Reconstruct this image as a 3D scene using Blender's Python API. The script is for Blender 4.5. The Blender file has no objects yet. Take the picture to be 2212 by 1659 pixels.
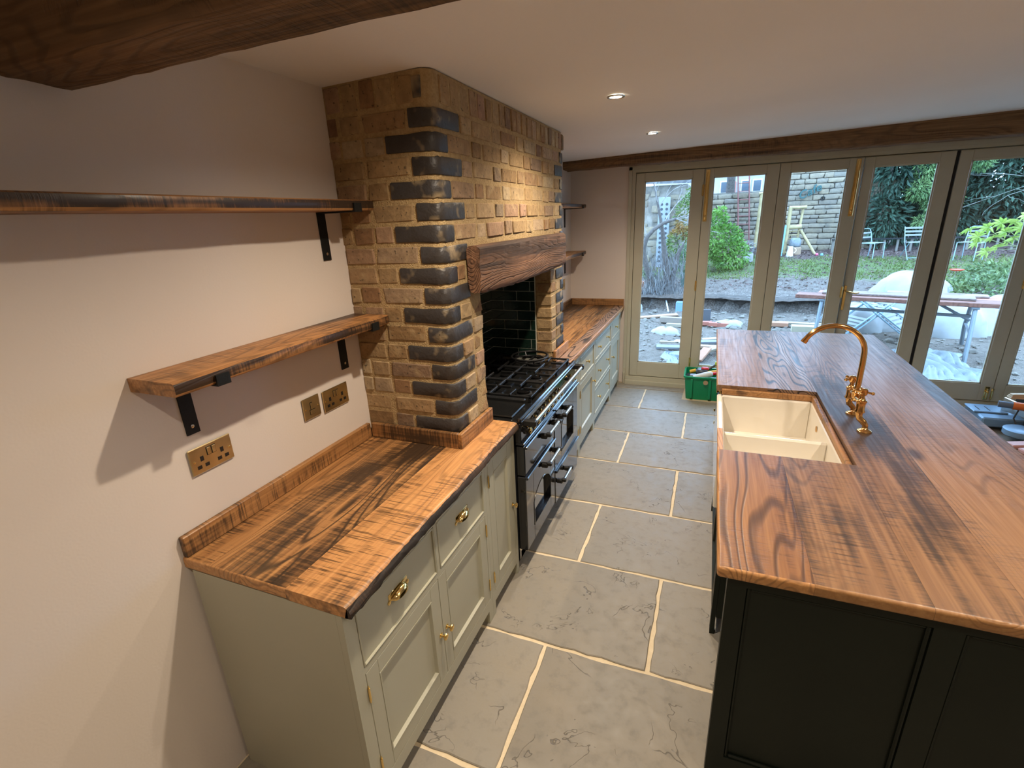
import bpy, bmesh, math, random
from mathutils import Vector, Matrix
R = random.Random(7)
PI = math.pi
scene = bpy.context.scene
COL = scene.collection

# ------------------------------------------------------------------ camera
cam_data = bpy.data.cameras.new('camera')
cam = bpy.data.objects.new('camera', cam_data); COL.objects.link(cam)
cam_data.sensor_fit = 'HORIZONTAL'; cam_data.sensor_width = 36.0
cam_data.lens = 36.0 * 1052.55 / 2212.0
cam_data.clip_start = 0.02; cam_data.clip_end = 300
YAW, PITCH, ROLL = -0.3903, -0.3272, -0.0439
_f = Vector((math.sin(YAW)*math.cos(PITCH), math.cos(YAW)*math.cos(PITCH), math.sin(PITCH)))
_r = Vector((math.cos(YAW), -math.sin(YAW), 0)); _u = _r.cross(_f)
_r2 = math.cos(ROLL)*_r + math.sin(ROLL)*_u; _u2 = -math.sin(ROLL)*_r + math.cos(ROLL)*_u
M = Matrix.Identity(4)
for i in range(3):
    M[i][0] = _r2[i]; M[i][1] = _u2[i]; M[i][2] = -_f[i]
M[0][3], M[1][3], M[2][3] = 1.5108, -0.8109, 1.9118
cam.matrix_world = M
scene.camera = cam

# ------------------------------------------------------------------ world: overcast winter sky
world = bpy.data.worlds.new('sky'); scene.world = world; world.use_nodes = True
bg = world.node_tree.nodes['Background']
bg.inputs['Color'].default_value = (0.42, 0.655, 1.0, 1); bg.inputs['Strength'].default_value = 5.8

# ------------------------------------------------------------------ view
vs = scene.view_settings
vs.view_transform = 'Standard'; vs.look = 'None'; vs.exposure = 0.88; vs.gamma = 1.0; vs.use_curve_mapping = False
cy = scene.cycles
cy.max_bounces = 8; cy.diffuse_bounces = 4; cy.glossy_bounces = 3; cy.transmission_bounces = 4; cy.transparent_max_bounces = 8
cy.caustics_reflective = False; cy.caustics_refractive = False; cy.adaptive_threshold = 0.06
LAMP_COLOR = (1.0, 0.845, 0.66); LAMP_W = 63.0

# ------------------------------------------------------------------ helpers
class MB:
    """collects faces; build() links them as one mesh object"""
    def __init__(s, M=None): s.v = []; s.f = []; s.M = M
    def _add(s, vs, fs):
        b = len(s.v)
        s.v += [(s.M @ Vector(p))[:] if s.M else tuple(p) for p in vs]
        s.f += [tuple(i+b for i in f) for f in fs]
        return s
    def box(s, x0, x1, y0, y1, z0, z1):
        return s._add([(x, y, z) for x in (x0, x1) for y in (y0, y1) for z in (z0, z1)],
            [(0,1,3,2),(4,6,7,5),(0,4,5,1),(2,3,7,6),(0,2,6,4),(1,5,7,3)])
    def cbox(s, x0, x1, y0, y1, z0, z1, c=.004, jit=0, rnd=None):
        """chamfered box"""
        c = min(c, .45*abs(x1-x0), .45*abs(y1-y0), .45*abs(z1-z0))
        X, Y, Z = (x0, x1), (y0, y1), (z0, z1); V = []; idx = {}
        for i in (0,1):
            for j in (0,1):
                for k in (0,1):
                    sx, sy, sz = (1,-1)[i], (1,-1)[j], (1,-1)[k]
                    p = Vector((X[i], Y[j], Z[k]))
                    o = Vector((0,0,0))
                    if jit: o = Vector((rnd.uniform(-jit,jit), rnd.uniform(-jit,jit), rnd.uniform(-jit,jit)))
                    for a in range(3):
                        q = p + Vector((0 if a==0 else sx*c, 0 if a==1 else sy*c, 0 if a==2 else sz*c)) + o
                        idx[(i,j,k,a)] = len(V); V.append(q)
        F = []
        for i in (0,1):
            F.append([idx[(i,j,k,0)] for j,k in ((0,0),(0,1),(1,1),(1,0))])
            F.append([idx[(j,i,k,1)] for j,k in ((0,0),(0,1),(1,1),(1,0))])
            F.append([idx[(j,k,i,2)] for j,k in ((0,0),(0,1),(1,1),(1,0))])
        for j in (0,1):
            for k in (0,1):
                F.append([idx[(0,j,k,1)], idx[(1,j,k,1)], idx[(1,j,k,2)], idx[(0,j,k,2)]])
                F.append([idx[(j,0,k,0)], idx[(j,1,k,0)], idx[(j,1,k,2)], idx[(j,0,k,2)]])
                F.append([idx[(j,k,0,0)], idx[(j,k,1,0)], idx[(j,k,1,1)], idx[(j,k,0,1)]])
        for i in (0,1):
            for j in (0,1):
                for k in (0,1): F.append([idx[(i,j,k,a)] for a in range(3)])
        return s._add(V, F)
    def prism(s, pts, z0, z1):
        n = len(pts)
        return s._add([(x,y,z0) for x,y in pts]+[(x,y,z1) for x,y in pts],
            [tuple(range(n-1,-1,-1)), tuple(range(n,2*n))]+[(i,(i+1)%n,(i+1)%n+n,i+n) for i in range(n)])
    def tube(s, path, r, n=10, cap=True):
        path = [Vector(p) for p in path]; m = len(path)
        rs = r if isinstance(r, (list,tuple)) else [r]*m
        V = []; up = None
        for i,p in enumerate(path):
            t = (path[min(i+1,m-1)]-path[max(i-1,0)]).normalized()
            if up is None:
                up = Vector((0,0,1)) if abs(t.z) < .9 else Vector((1,0,0))
            a = t.cross(up)
            if a.length < 1e-6: a = t.cross(Vector((0,1,0)))
            a.normalize(); b = a.cross(t).normalized(); up = b
            for k in range(n):
                w = 2*PI*k/n
                V.append(p + rs[i]*(math.cos(w)*a + math.sin(w)*b))
        F = [(i*n+k, i*n+(k+1)%n, (i+1)*n+(k+1)%n, (i+1)*n+k) for i in range(m-1) for k in range(n)]
        if cap: F += [tuple(range(n-1,-1,-1)), tuple((m-1)*n+k for k in range(n))]
        return s._add(V, F)
    def lathe(s, prof, n=16, c=(0,0,0), ax='z'):
        """prof: (r, h) list along axis"""
        V = []; m = len(prof)
        for r,h in prof:
            for k in range(n):
                w = 2*PI*k/n; a, b = r*math.cos(w), r*math.sin(w)
                V.append({'z':(c[0]+a,c[1]+b,c[2]+h),'x':(c[0]+h,c[1]+a,c[2]+b),'y':(c[0]+a,c[1]+h,c[2]+b)}[ax])
        F = [(i*n+k, i*n+(k+1)%n, (i+1)*n+(k+1)%n, (i+1)*n+k) for i in range(m-1) for k in range(n)]
        F += [tuple(range(n-1,-1,-1)), tuple((m-1)*n+k for k in range(n))]
        return s._add(V, F)
    def torus(s, c, R_, r, n=32, m=8, ax='z', a0=0, a1=2*PI):
        full = abs(a1-a0-2*PI) < 1e-6
        pts = []
        for i in range(n + (0 if full else 1)):
            w = a0+(a1-a0)*i/n; pts.append((w, math.cos(w), math.sin(w)))
        V = []
        for w,cw,sw in pts:
            for k in range(m):
                q = 2*PI*k/m; rr = R_+r*math.cos(q); h = r*math.sin(q)
                V.append({'z':(c[0]+rr*cw,c[1]+rr*sw,c[2]+h),'x':(c[0]+h,c[1]+rr*cw,c[2]+rr*sw),'y':(c[0]+rr*cw,c[1]+h,c[2]+rr*sw)}[ax])
        N = len(pts)
        F = [(i*m+k, i*m+(k+1)%m, ((i+1)%N)*m+(k+1)%m, ((i+1)%N)*m+k) for i in range(N if full else N-1) for k in range(m)]
        return s._add(V, F)
    def grid(s, fn, nu, nv):
        V = [fn(i/nu, j/nv) for i in range(nu+1) for j in range(nv+1)]
        return s._add(V, [(i*(nv+1)+j, (i+1)*(nv+1)+j, (i+1)*(nv+1)+j+1, i*(nv+1)+j+1) for i in range(nu) for j in range(nv)])
    def mesh(s, name, smooth=0, recalc=True):
        me = bpy.data.meshes.new(name); me.from_pydata(s.v, [], s.f)
        if recalc:
            bm = bmesh.new(); bm.from_mesh(me); bmesh.ops.recalc_face_normals(bm, faces=bm.faces); bm.to_mesh(me); bm.free()
        if smooth:
            me.set_sharp_from_angle(angle=math.radians(smooth))
            me.polygons.foreach_set('use_smooth', [True]*len(me.polygons))
        me.update(); return me
    def build(s, name, mat, parent=None, smooth=0, recalc=True, label=None):
        o = bpy.data.objects.new(name, s.mesh(name, smooth, recalc)); COL.objects.link(o)
        if mat: o.data.materials.append(mat)
        if parent: o.parent = parent
        if label: o['label'] = label
        return o

def tag(o, label, cat, group=None):
    o['label'] = label; o['category'] = cat
    if group: o['group'] = group
    return o
def struct(o, label=None):
    o['kind'] = 'structure'
    if label: o['label'] = label
    return o
def thing(name, label, cat, group=None, loc=None):
    """empty at world origin of its parts' coordinates unless loc given"""
    o = bpy.data.objects.new(name, None); COL.objects.link(o); o.empty_display_size = .1
    if loc: o.location = loc
    return tag(o, label, cat, group)
def inst(name, me, parent, loc=(0,0,0), scale=(1,1,1), rot=(0,0,0), mat=None):
    o = bpy.data.objects.new(name, me); COL.objects.link(o); o.parent = parent
    o.location = loc; o.scale = scale; o.rotation_euler = rot
    return o
def copy_tree(o, parent=None):
    c = o.copy(); COL.objects.link(c)
    if parent: c.parent = parent
    for ch in list(o.children): copy_tree(ch, c)
    return c
def bevel_box(x0,x1,y0,y1,z0,z1, sel, w, seg=4):
    """box with rounded edges chosen by sel(mid_point_normalised)->bool, returns MB"""
    bm = bmesh.new(); bmesh.ops.create_cube(bm, size=1)
    for v in bm.verts: v.co = Vector(((x0+x1)/2+v.co.x*(x1-x0), (y0+y1)/2+v.co.y*(y1-y0), (z0+z1)/2+v.co.z*(z1-z0)))
    es = []
    for e in bm.edges:
        m = (e.verts[0].co+e.verts[1].co)/2
        k = (round((m.x-(x0+x1)/2)/(x1-x0)*2), round((m.y-(y0+y1)/2)/(y1-y0)*2), round((m.z-(z0+z1)/2)/(z1-z0)*2))
        if sel(k): es.append(e)
    bmesh.ops.bevel(bm, geom=es, offset=w, offset_type='OFFSET', segments=seg, profile=.5, affect='EDGES')
    mb = MB(); bm.verts.ensure_lookup_table()
    mb.v = [v.co[:] for v in bm.verts]; mb.f = [tuple(v.index for v in f.verts) for f in bm.faces]
    bm.free(); return mb
# frame that maps (u along +y, v up, w out along +x) for the run on the left wall
ML = Matrix(((0,0,1,0),(1,0,0,0),(0,1,0,0),(0,0,0,1)))
# frame for fronts that face the aisle from the island: u along +y, v up, w out along -x
def MI(x): return Matrix(((0,0,-1,x),(1,0,0,0),(0,1,0,0),(0,0,0,1)))
def MN(y): return Matrix(((1,0,0,0),(0,0,-1,y),(0,1,0,0),(0,0,0,1)))   # faces -y: u = x

# ------------------------------------------------------------------ materials
class NT:
    def __init__(s, name):
        s.m = bpy.data.materials.new(name); s.m.use_nodes = True; s.t = s.m.node_tree
        s.b = s.t.nodes['Principled BSDF']; s.out = s.t.nodes['Material Output']
    def n(s, ty, **kw):
        nd = s.t.nodes.new(ty)
        for k,v in kw.items():
            if k.startswith('_'): setattr(nd, k[1:], v)
            else: s.set(nd.inputs[k.replace('__',' ')], v)
        return nd
    def set(s, inp, v):
        if isinstance(v, bpy.types.NodeSocket): s.t.links.new(v, inp)
        elif isinstance(v, (tuple,list)) and len(v)==3 and inp.type=='RGBA': inp.default_value = (*v,1)
        else: inp.default_value = v
    def bs(s, **kw):
        for k,v in kw.items(): s.set(s.b.inputs[k.replace('__',' ')], v)
    def math(s, op, a, b=None, c=None, clamp=False):
        nd = s.t.nodes.new('ShaderNodeMath'); nd.operation = op; nd.use_clamp = clamp
        for i,v in enumerate((a,b,c)):
            if v is not None: s.set(nd.inputs[i], v)
        return nd.outputs[0]
    def vmath(s, op, a, b):
        nd = s.t.nodes.new('ShaderNodeVectorMath'); nd.operation = op
        s.set(nd.inputs[0], a); s.set(nd.inputs[1], b); return nd.outputs[0]
    def mix(s, f, a, b, mode='MIX'):
        nd = s.t.nodes.new('ShaderNodeMix'); nd.data_type = 'RGBA'; nd.blend_type = mode
        s.set(nd.inputs[0], f); s.set(nd.inputs[6], a); s.set(nd.inputs[7], b); return nd.outputs[2]
    def ramp(s, f, stops):
        nd = s.t.nodes.new('ShaderNodeValToRGB'); cr = nd.color_ramp
        while len(cr.elements) < len(stops): cr.elements.new(.5)
        for e,(p,c) in zip(cr.elements, stops):
            e.position = p; e.color = (*c,1) if len(c)==3 else c
        s.set(nd.inputs[0], f); return nd.outputs[0]
    def rng(s, f, a, b, c=0, d=1):
        nd = s.t.nodes.new('ShaderNodeMapRange'); nd.clamp = True
        for i,v in enumerate((f,a,b,c,d)): s.set(nd.inputs[i], v)
        return nd.outputs[0]
    def noise(s, vec, scale, detail=3, rough=.5, dist=0):
        nd = s.n('ShaderNodeTexNoise', Vector=vec, Scale=scale, Detail=detail, Roughness=rough, Distortion=dist)
        return nd.outputs[0]
    def bump(s, h, strength=.3, dist=.01):
        nd = s.n('ShaderNodeBump', Height=h, Strength=strength, Distance=dist)
        s.set(s.b.inputs['Normal'], nd.outputs[0])
    def obj(s): return s.n('ShaderNodeTexCoord').outputs['Object']
    def rand(s): return s.n('ShaderNodeObjectInfo').outputs['Random']

def plain(name, col, rough=.5, metal=0, var=.06, scale=6, bump=0, bscale=80, **kw):
    t = NT(name); o = t.obj()
    n = t.noise(o, scale, 2, .6)
    c = t.mix(t.rng(n,.3,.7), tuple(x*(1-var) for x in col), tuple(min(1,x*(1+var)) for x in col))
    t.bs(Base__Color=c, Roughness=rough, Metallic=metal, **kw)
    if bump: t.bump(t.noise(o, bscale, 2), bump, .004)
    return t.m

def wood(name, axis, light, mid, dark, stain=.5, saw=.4, rough=.42, ringk=.5, ringn=34, bump=.25, rings=(.35,.75), coat=.0, var=.25, knots=True, stain_axis=.32, rmask=(.40,.54)):
    t = NT(name); o = t.obj(); r = t.rand()
    off = t.n('ShaderNodeCombineXYZ', X=t.math('MULTIPLY',r,31.7), Y=t.math('MULTIPLY',r,57.3), Z=t.math('MULTIPLY',r,17.9)).outputs[0]
    p = t.vmath('ADD', o, off)
    def st(k):
        s = [1,1,1]; s[axis] = k; return t.vmath('MULTIPLY', p, tuple(s))
    g = st(.13)
    n1 = t.noise(g, 3.4, 2, .45)
    ring = t.math('SINE', t.math('MULTIPLY', n1, ringn*6.28))
    ring = t.rng(ring, .25, 1.0)
    fib = t.noise(st(.035), 95, 1, .6)
    streak = t.noise(st(.03), 34, 2, .6)
    xs = [.05,.05,.05]; xs[axis] = 1.0
    dash = t.noise(t.vmath('MULTIPLY', p, tuple(xs)), 135, 2, .65)
    ring = t.math('MULTIPLY', ring, t.rng(t.noise(st(.3), 3.1, 2), rmask[0], rmask[1]))
    c = t.mix(t.rng(fib,.32,.68), light, mid)
    c = t.mix(t.math('MULTIPLY', t.rng(streak,.4,.65), .65), c, mid)
    c = t.mix(t.math('MULTIPLY', ring, ringk), c, dark)
    sn = t.noise(st(stain_axis), 3.3, 3, .62)
    sn = t.math('ADD', sn, t.math('ADD', t.math('MULTIPLY', t.math('SUBTRACT',streak,.5), .42), t.math('MULTIPLY', t.math('SUBTRACT',dash,.5), .30 if saw else .05)))
    sm = t.rng(sn, .60-.2*stain, .76-.2*stain)
    c = t.mix(t.math('MULTIPLY', sm, .95), c, dark)
    if saw:
        sawm = t.math('MULTIPLY', t.rng(dash,.50,.62), t.rng(t.math('ADD', t.noise(st(.4),5.2,3), t.math('MULTIPLY',t.math('SUBTRACT',streak,.5),.2)),.50,.60))
        c = t.mix(t.math('MULTIPLY', sawm, saw*.8), c, dark)
    else: sawm = 0.0
    if knots:
        v = t.n('ShaderNodeTexVoronoi', Vector=st(.45), Scale=2.1)
        kd = v.outputs['Distance']
        c = t.mix(t.math('MULTIPLY', t.rng(kd,.075,.03), .8), c, tuple(x*.55 for x in dark))
    hs = t.n('ShaderNodeHueSaturation', Color=c, Value=t.rng(r,0,1,1-var,1+var))
    t.bs(Base__Color=hs.outputs[0], Roughness=t.rng(fib,.2,.8,rough-.08,rough+.12), Coat__Weight=coat, Coat__Roughness=.25)
    h = t.math('ADD', t.math('MULTIPLY', ring, -.6), t.math('ADD', t.math('MULTIPLY',fib,.35), t.math('MULTIPLY',sawm,-.6)))
    t.bump(h, bump, .004)
    return t.m

MAT = {}
MAT['wt_y'] = wood('oiled_reclaimed_pine', 1, (.47,.235,.085), (.30,.138,.048), (.045,.024,.012), stain=.7, saw=.95, ringk=.45)
MAT['wt_dark'] = wood('oiled_reclaimed_pine_dark', 1, (.40,.20,.072), (.22,.10,.036), (.028,.016,.009), stain=.82, saw=.8, ringk=.9, ringn=44)
MAT['wt_live'] = wood('oiled_reclaimed_pine_clean', 1, (.52,.265,.10), (.38,.175,.06), (.06,.03,.013), stain=.3, saw=1.0, ringk=.3)
MAT['wt_x'] = wood('oiled_reclaimed_pine_cross', 0, (.47,.235,.085), (.30,.138,.048), (.045,.024,.012), stain=.55, saw=.6, ringk=.4)
MAT['edge'] = wood('oiled_pine_edge', 1, (.52,.27,.105), (.40,.19,.068), (.11,.05,.02), stain=.05, saw=.12, ringk=.5)
MAT['edge_x'] = wood('oiled_pine_edge_cross', 0, (.52,.27,.105), (.40,.19,.068), (.11,.05,.02), stain=.05, saw=.12, ringk=.3)
MAT['island'] = wood('oiled_floorboard', 1, (.32,.172,.083), (.215,.106,.05), (.052,.031,.02), stain=.7, saw=.7, ringk=.7, rough=.46, coat=.06, var=.16)
MAT['island_near'] = wood('oiled_floorboard_red_grain', 1, (.30,.15,.068), (.20,.09,.042), (.042,.02,.014), stain=.25, saw=.35, ringk=.75, ringn=26, rough=.42, coat=.1, var=.05, bump=.4)
MAT['island_grain'] = wood('oiled_floorboard_bold_grain', 1, (.31,.195,.13), (.23,.138,.09), (.020,.015,.013), stain=.1, saw=.2, ringk=1.0, ringn=40, rmask=(.22,.34), rough=.45, coat=.06, var=.1, bump=.5)
MAT['island_clean'] = wood('oiled_floorboard_clean', 1, (.32,.178,.09), (.25,.13,.064), (.06,.033,.02), stain=.1, saw=.4, ringk=.4, rough=.46, coat=.06, var=.1)
MAT['shelf'] = wood('reclaimed_shelf_board', 1, (.44,.215,.078), (.27,.12,.042), (.04,.02,.01), stain=.6, saw=.7, ringk=.45)
MAT['shelf_edge'] = wood('reclaimed_shelf_edge', 1, (.36,.17,.062), (.20,.09,.034), (.022,.012,.007), stain=1.45, saw=.7, ringk=.45, stain_axis=.6)
MAT['beam'] = wood('old_oak_beam', 0, (.27,.145,.060), (.17,.086,.034), (.035,.017,.007), stain=.35, saw=.1, ringk=.4, rough=.7, bump=.8, knots=True, stain_axis=.12)
MAT['lintel'] = wood('weathered_oak_lintel', 1, (.25,.125,.065), (.15,.068,.034), (.028,.013,.007), stain=.45, saw=.0, ringk=.6, ringn=62, rough=.8, bump=1.0, stain_axis=.08)
MAT['bark'] = wood('live_bark_edge', 1, (.10,.05,.022), (.055,.027,.013), (.012,.007,.004), stain=.7, saw=.6, ringk=.8, rough=.7, bump=1.0)

def wall_mat(name, col):
    t = NT(name); o = t.obj()
    n = t.noise(o, 1.3, 1, .5)
    t.bs(Base__Color=t.mix(t.rng(n,.3,.7), tuple(x*.97 for x in col), tuple(x*1.02 for x in col)), Roughness=.85)
    t.bump(t.noise(o, 140, 0, .6), .10, .002); return t.m
MAT['wall'] = wall_mat('matt_pink_cream_emulsion', (.73,.65,.585))
MAT['ceil'] = wall_mat('matt_ceiling_emulsion', (.88,.85,.835))

def sage():
    t = NT('sage_grey_eggshell'); o = t.obj()
    t.bs(Base__Color=t.mix(t.rng(t.noise(o,3,3),.3,.7),(.40,.385,.295),(.42,.405,.31)), Roughness=.42); return t.m
MAT['sage'] = sage()
MAT['frame'] = plain('door_frame_eggshell', (.50,.475,.37), .45, var=.03)
MAT['dgreen'] = plain('dark_green_eggshell', (.0075,.0115,.0080), .48, var=.1, Specular__IOR__Level=.25)
MAT['brass'] = plain('polished_brass', (.83,.60,.24), .16, 1.0, var=.03)
MAT['abrass'] = plain('satin_antique_brass', (.62,.50,.27), .30, 1.0, var=.15, scale=14)
MAT['copper'] = plain('unlacquered_brass_tap', (.72,.42,.16), .14, 1.0, var=.05)
MAT['steel'] = plain('brushed_steel', (.62,.58,.52), .25, 1.0, var=.04)
MAT['iron'] = plain('black_forged_iron', (.018,.020,.021), .5, .6, var=.2, bump=.2)
MAT['enamel'] = plain('black_gloss_enamel', (.010,.011,.014), .14, 0, var=.1, Coat__Weight=.6, Coat__Roughness=.06)
MAT['hob'] = plain('black_hob_enamel', (.008,.008,.008), .22, 0, var=.1)
MAT['castiron'] = plain('cast_iron', (.016,.016,.017), .38, .3, var=.2, bump=.15)
MAT['burner'] = plain('burner_cap_gloss', (.05,.05,.055), .08, .9, var=.05)
MAT['ovenglass'] = plain('dark_oven_glass', (.012,.013,.014), .04, 0, var=.02, Specular__IOR__Level=1.0, Coat__Weight=1.0, Coat__Roughness=.02)
MAT['ceramic'] = plain('white_glazed_fireclay', (.78,.73,.64), .12, 0, var=.015, Coat__Weight=.5, Coat__Roughness=.05)
MAT['blackplastic'] = plain('black_plastic', (.012,.012,.012), .35)
MAT['blackout'] = plain('dark_gap_blackout', (.006,.006,.006), .8)  # near black, for the added strips that keep the door gaps dark

def brickmat(name, stops, rough=.9):
    t = NT(name); o = t.obj(); r = t.rand()
    off = t.n('ShaderNodeCombineXYZ', X=t.math('MULTIPLY',r,31.7), Y=t.math('MULTIPLY',r,57.3), Z=0.0).outputs[0]
    tc = t.n('ShaderNodeTexCoord'); 
    geo = t.n('ShaderNodeNewGeometry').outputs['Position']
    p = t.vmath('ADD', geo, off)
    c = t.ramp(r, stops)
    n = t.noise(p, 28, 3, .65)
    c = t.mix(t.rng(n,.35,.7), t.mix(.35,c,(.03,.02,.01)), c)
    n2 = t.noise(p, 11, 2, .6)
    c = t.mix(t.math('MULTIPLY',t.rng(n2,.56,.7),.5), c, (.50,.37,.20))
    n3 = t.noise(p, 70, 1, .5)
    c = t.mix(t.math('MULTIPLY',t.rng(n3,.66,.74),.7), c, (.03,.022,.014))
    t.bs(Base__Color=c, Roughness=rough); t.bump(t.math('ADD',n,t.math('MULTIPLY',n3,.5)), .55, .006); return t.m
MAT['brick'] = brickmat('reclaimed_buff_brick', [(0,(.26,.15,.062)),(.14,(.45,.30,.145)),(.28,(.30,.165,.078)),(.40,(.50,.355,.19)),(.52,(.37,.245,.12)),(.64,(.42,.255,.17)),(.74,(.53,.40,.235)),(.84,(.28,.205,.135)),(.93,(.24,.13,.072)),(1,(.55,.43,.27))])
MAT['dbrick'] = brickmat('dark_blue_engineering_brick', [(0,(.030,.026,.026)),(.5,(.045,.042,.044)),(1,(.034,.028,.026))], .5)
def mortar():
    t = NT('sandy_lime_mortar'); o = t.obj()
    n = t.noise(o, 60, 2, .7)
    t.bs(Base__Color=t.mix(t.rng(n,.3,.7),(.33,.22,.10),(.47,.335,.165)), Roughness=.95); t.bump(t.noise(o,160,1,.7),.7,.006); return t.m
MAT['mortar'] = mortar()
def tilemat():
    t = NT('dark_green_glazed_tile'); r = t.rand(); o = t.n('ShaderNodeNewGeometry').outputs['Position']
    t.bs(Base__Color=t.mix(r,(.006,.017,.012),(.011,.026,.019)), Roughness=.08, Coat__Weight=.6, Coat__Roughness=.04)
    t.bump(t.noise(o, 9, 2), .12, .01); return t.m
MAT['tile'] = tilemat()
MAT['grout'] = plain('pale_grey_grout', (.42,.42,.36), .9)
def slabmat():
    t = NT('grey_riven_sandstone'); r = t.rand(); g = t.n('ShaderNodeNewGeometry').outputs['Position']
    n = t.noise(g, 2.2, 2, .6); n2 = t.noise(g, 17, 3, .65)
    c = t.mix(r,(.205,.184,.148),(.256,.233,.194))
    c = t.mix(t.math('MULTIPLY',t.rng(n,.35,.7),.6), c, (.275,.232,.172))
    c = t.mix(t.math('MULTIPLY',t.rng(n2,.52,.72),.5), c, (.175,.16,.138))
    # thin riven cracks
    nw = t.noise(g, 3.2, 4, .68, .6)
    ridge = t.math('ABSOLUTE', t.math('SUBTRACT', nw, .5))
    crack = t.math('MULTIPLY', t.rng(ridge,.006,.0015), t.rng(t.noise(g,5.5,0),.52,.6))
    c = t.mix(t.math('MULTIPLY',crack,.6), c, (.06,.052,.045))
    t.bs(Base__Color=c, Roughness=t.rng(n2,.3,.7,.42,.62))
    t.bump(t.math('ADD',t.math('ADD',t.math('MULTIPLY',n2,.35),t.math('MULTIPLY',n,.7)),t.math('MULTIPLY',crack,-.5)), .45, .012); return t.m
MAT['slab'] = slabmat()
def groutf():
    t = NT('cream_floor_pointing'); o = t.obj()
    t.bs(Base__Color=t.mix(t.noise(o,40,3),(.62,.50,.33),(.76,.64,.45)), Roughness=.95); t.bump(t.noise(o,150,3),.4,.004); return t.m
MAT['pointing'] = groutf()
def glass():
    t = NT('clear_door_glass')
    tr = t.n('ShaderNodeBsdfTransparent', Color=(.93,.97,.98)); gl = t.n('ShaderNodeBsdfGlossy', Roughness=.0)
    fc = t.n('ShaderNodeLayerWeight', Blend=.5).outputs['Facing']
    mx = t.n('ShaderNodeMixShader'); t.set(mx.inputs[0], t.math('MULTIPLY_ADD', t.math('POWER', fc, 5.0), .9, .03))
    t.t.links.new(tr.outputs[0], mx.inputs[1]); t.t.links.new(gl.outputs[0], mx.inputs[2]); t.t.links.new(mx.outputs[0], t.out.inputs[0])
    return t.m
MAT['glass'] = glass()
def emit(name, col, s):
    t = NT(name); t.bs(Base__Color=(.8,.8,.8), Emission__Color=col, Emission__Strength=s); return t.m
MAT['lamp'] = emit('downlight_lens', (1,.86,.62), 22)
MAT['white'] = plain('white_gloss_paint', (.72,.70,.66), .35)
MAT['chrome'] = plain('chrome', (.7,.7,.7), .08, 1.0)
# ------------------------------------------------------------------ room shell
XR, YB, YD = 5.3, -2.6, 4.81          # right wall, back wall, door wall
def CZ(x): return 2.435 + .028*x      # the old ceiling rises a little to the right
floor = MB().box(-.2, XR+.2, YB-.2, 4.98, -.16, -.006).build('floor', MAT['pointing'])
struct(floor, 'grey riven stone slab floor with cream pointing')
def slab_mesh(rnd, w, h):
    pts = []; n = 14; m = 10
    def j(): return rnd.uniform(-.0042,.0042)
    for i in range(n): pts.append((i/n*w + (j() if i else 0), j()))
    for i in range(m): pts.append((w+j(), i/m*h + (j() if i else 0)))
    for i in range(n): pts.append((w-i/n*w, h+j()))
    for i in range(m): pts.append((j(), h-i/m*h))
    cx, cy = w/2, h/2; N = len(pts); b = .004
    ins = [(x+(b if x<cx else -b), y+(b if y<cy else -b)) for x,y in pts]
    mb = MB()
    mb._add([(x,y,-.02) for x,y in pts]+[(x,y,-.003) for x,y in pts]+[(x,y,0) for x,y in ins],
        [(i,(i+1)%N,N+(i+1)%N,N+i) for i in range(N)]+[(N+i,N+(i+1)%N,2*N+(i+1)%N,2*N+i) for i in range(N)]+[tuple(range(2*N,3*N))])
    return mb.mesh('slab')
_sm = [slab_mesh(random.Random(k), .913, .609) for k in range(4)]
for m in _sm: m.materials.append(MAT['slab'])
ROWS = [-1.61,-.985,-.36,.27,.883,1.503,2.13,2.777,3.39,4.012,4.615,5.0]
for ri in range(len(ROWS)-1):
    y0, y1 = ROWS[ri], ROWS[ri+1]
    xs = (.93 if ri % 2 == 1 else 1.395) - .93*2
    if y1 > 4.9: y1 = 4.79
    k = 0
    while xs < XR:
        a, b = max(xs, 0.0), min(xs+.93, XR)
        if b-a > .05:
            sx, sy = (b-a-.018)/.913, (y1-y0-.018)/.609
            o = inst('slab', _sm[(ri*5+k) % 4], floor, (a+.009, y0+.009, R.uniform(-.0008,.0008)), (sx, sy, 1))
        xs += .93; k += 1
wl = struct(MB().box(-.2, 0, YB, YD+.3, -.1, 2.75).build('wall_left', MAT['wall']), 'pinkish cream plastered wall behind the range run')
wf = MB().box(0, .634, YD, YD+.3, 0, 2.7).box(.634, XR, YD+.02, YD+.3, 2.37, 2.7).box(4.80, XR, YD, YD+.3, 0, 2.37)
struct(wf.build('wall_far', MAT['wall']), 'pinkish cream wall around the bifold doors')
struct(MB().box(XR, XR+.2, YB, YD+.3, -.1, 2.8).build('wall_right', MAT['wall']))
struct(MB().box(0, XR, YB-.2, YB, -.1, 2.8).build('wall_back', MAT['wall']))
c = MB(); c._add([(-.2,YB-.2,CZ(0)),(XR+.2,YB-.2,CZ(XR)),(XR+.2,YD+.3,CZ(XR)),(-.2,YD+.3,CZ(0)),(-.2,YB-.2,2.9),(XR+.2,YB-.2,2.9),(XR+.2,YD+.3,2.9),(-.2,YD+.3,2.9)],
    [(0,1,2,3),(4,7,6,5),(0,4,5,1),(1,5,6,2),(2,6,7,3),(3,7,4,0)])
struct(c.build('ceiling', MAT['ceil']), 'off white ceiling with recessed downlights')

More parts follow.
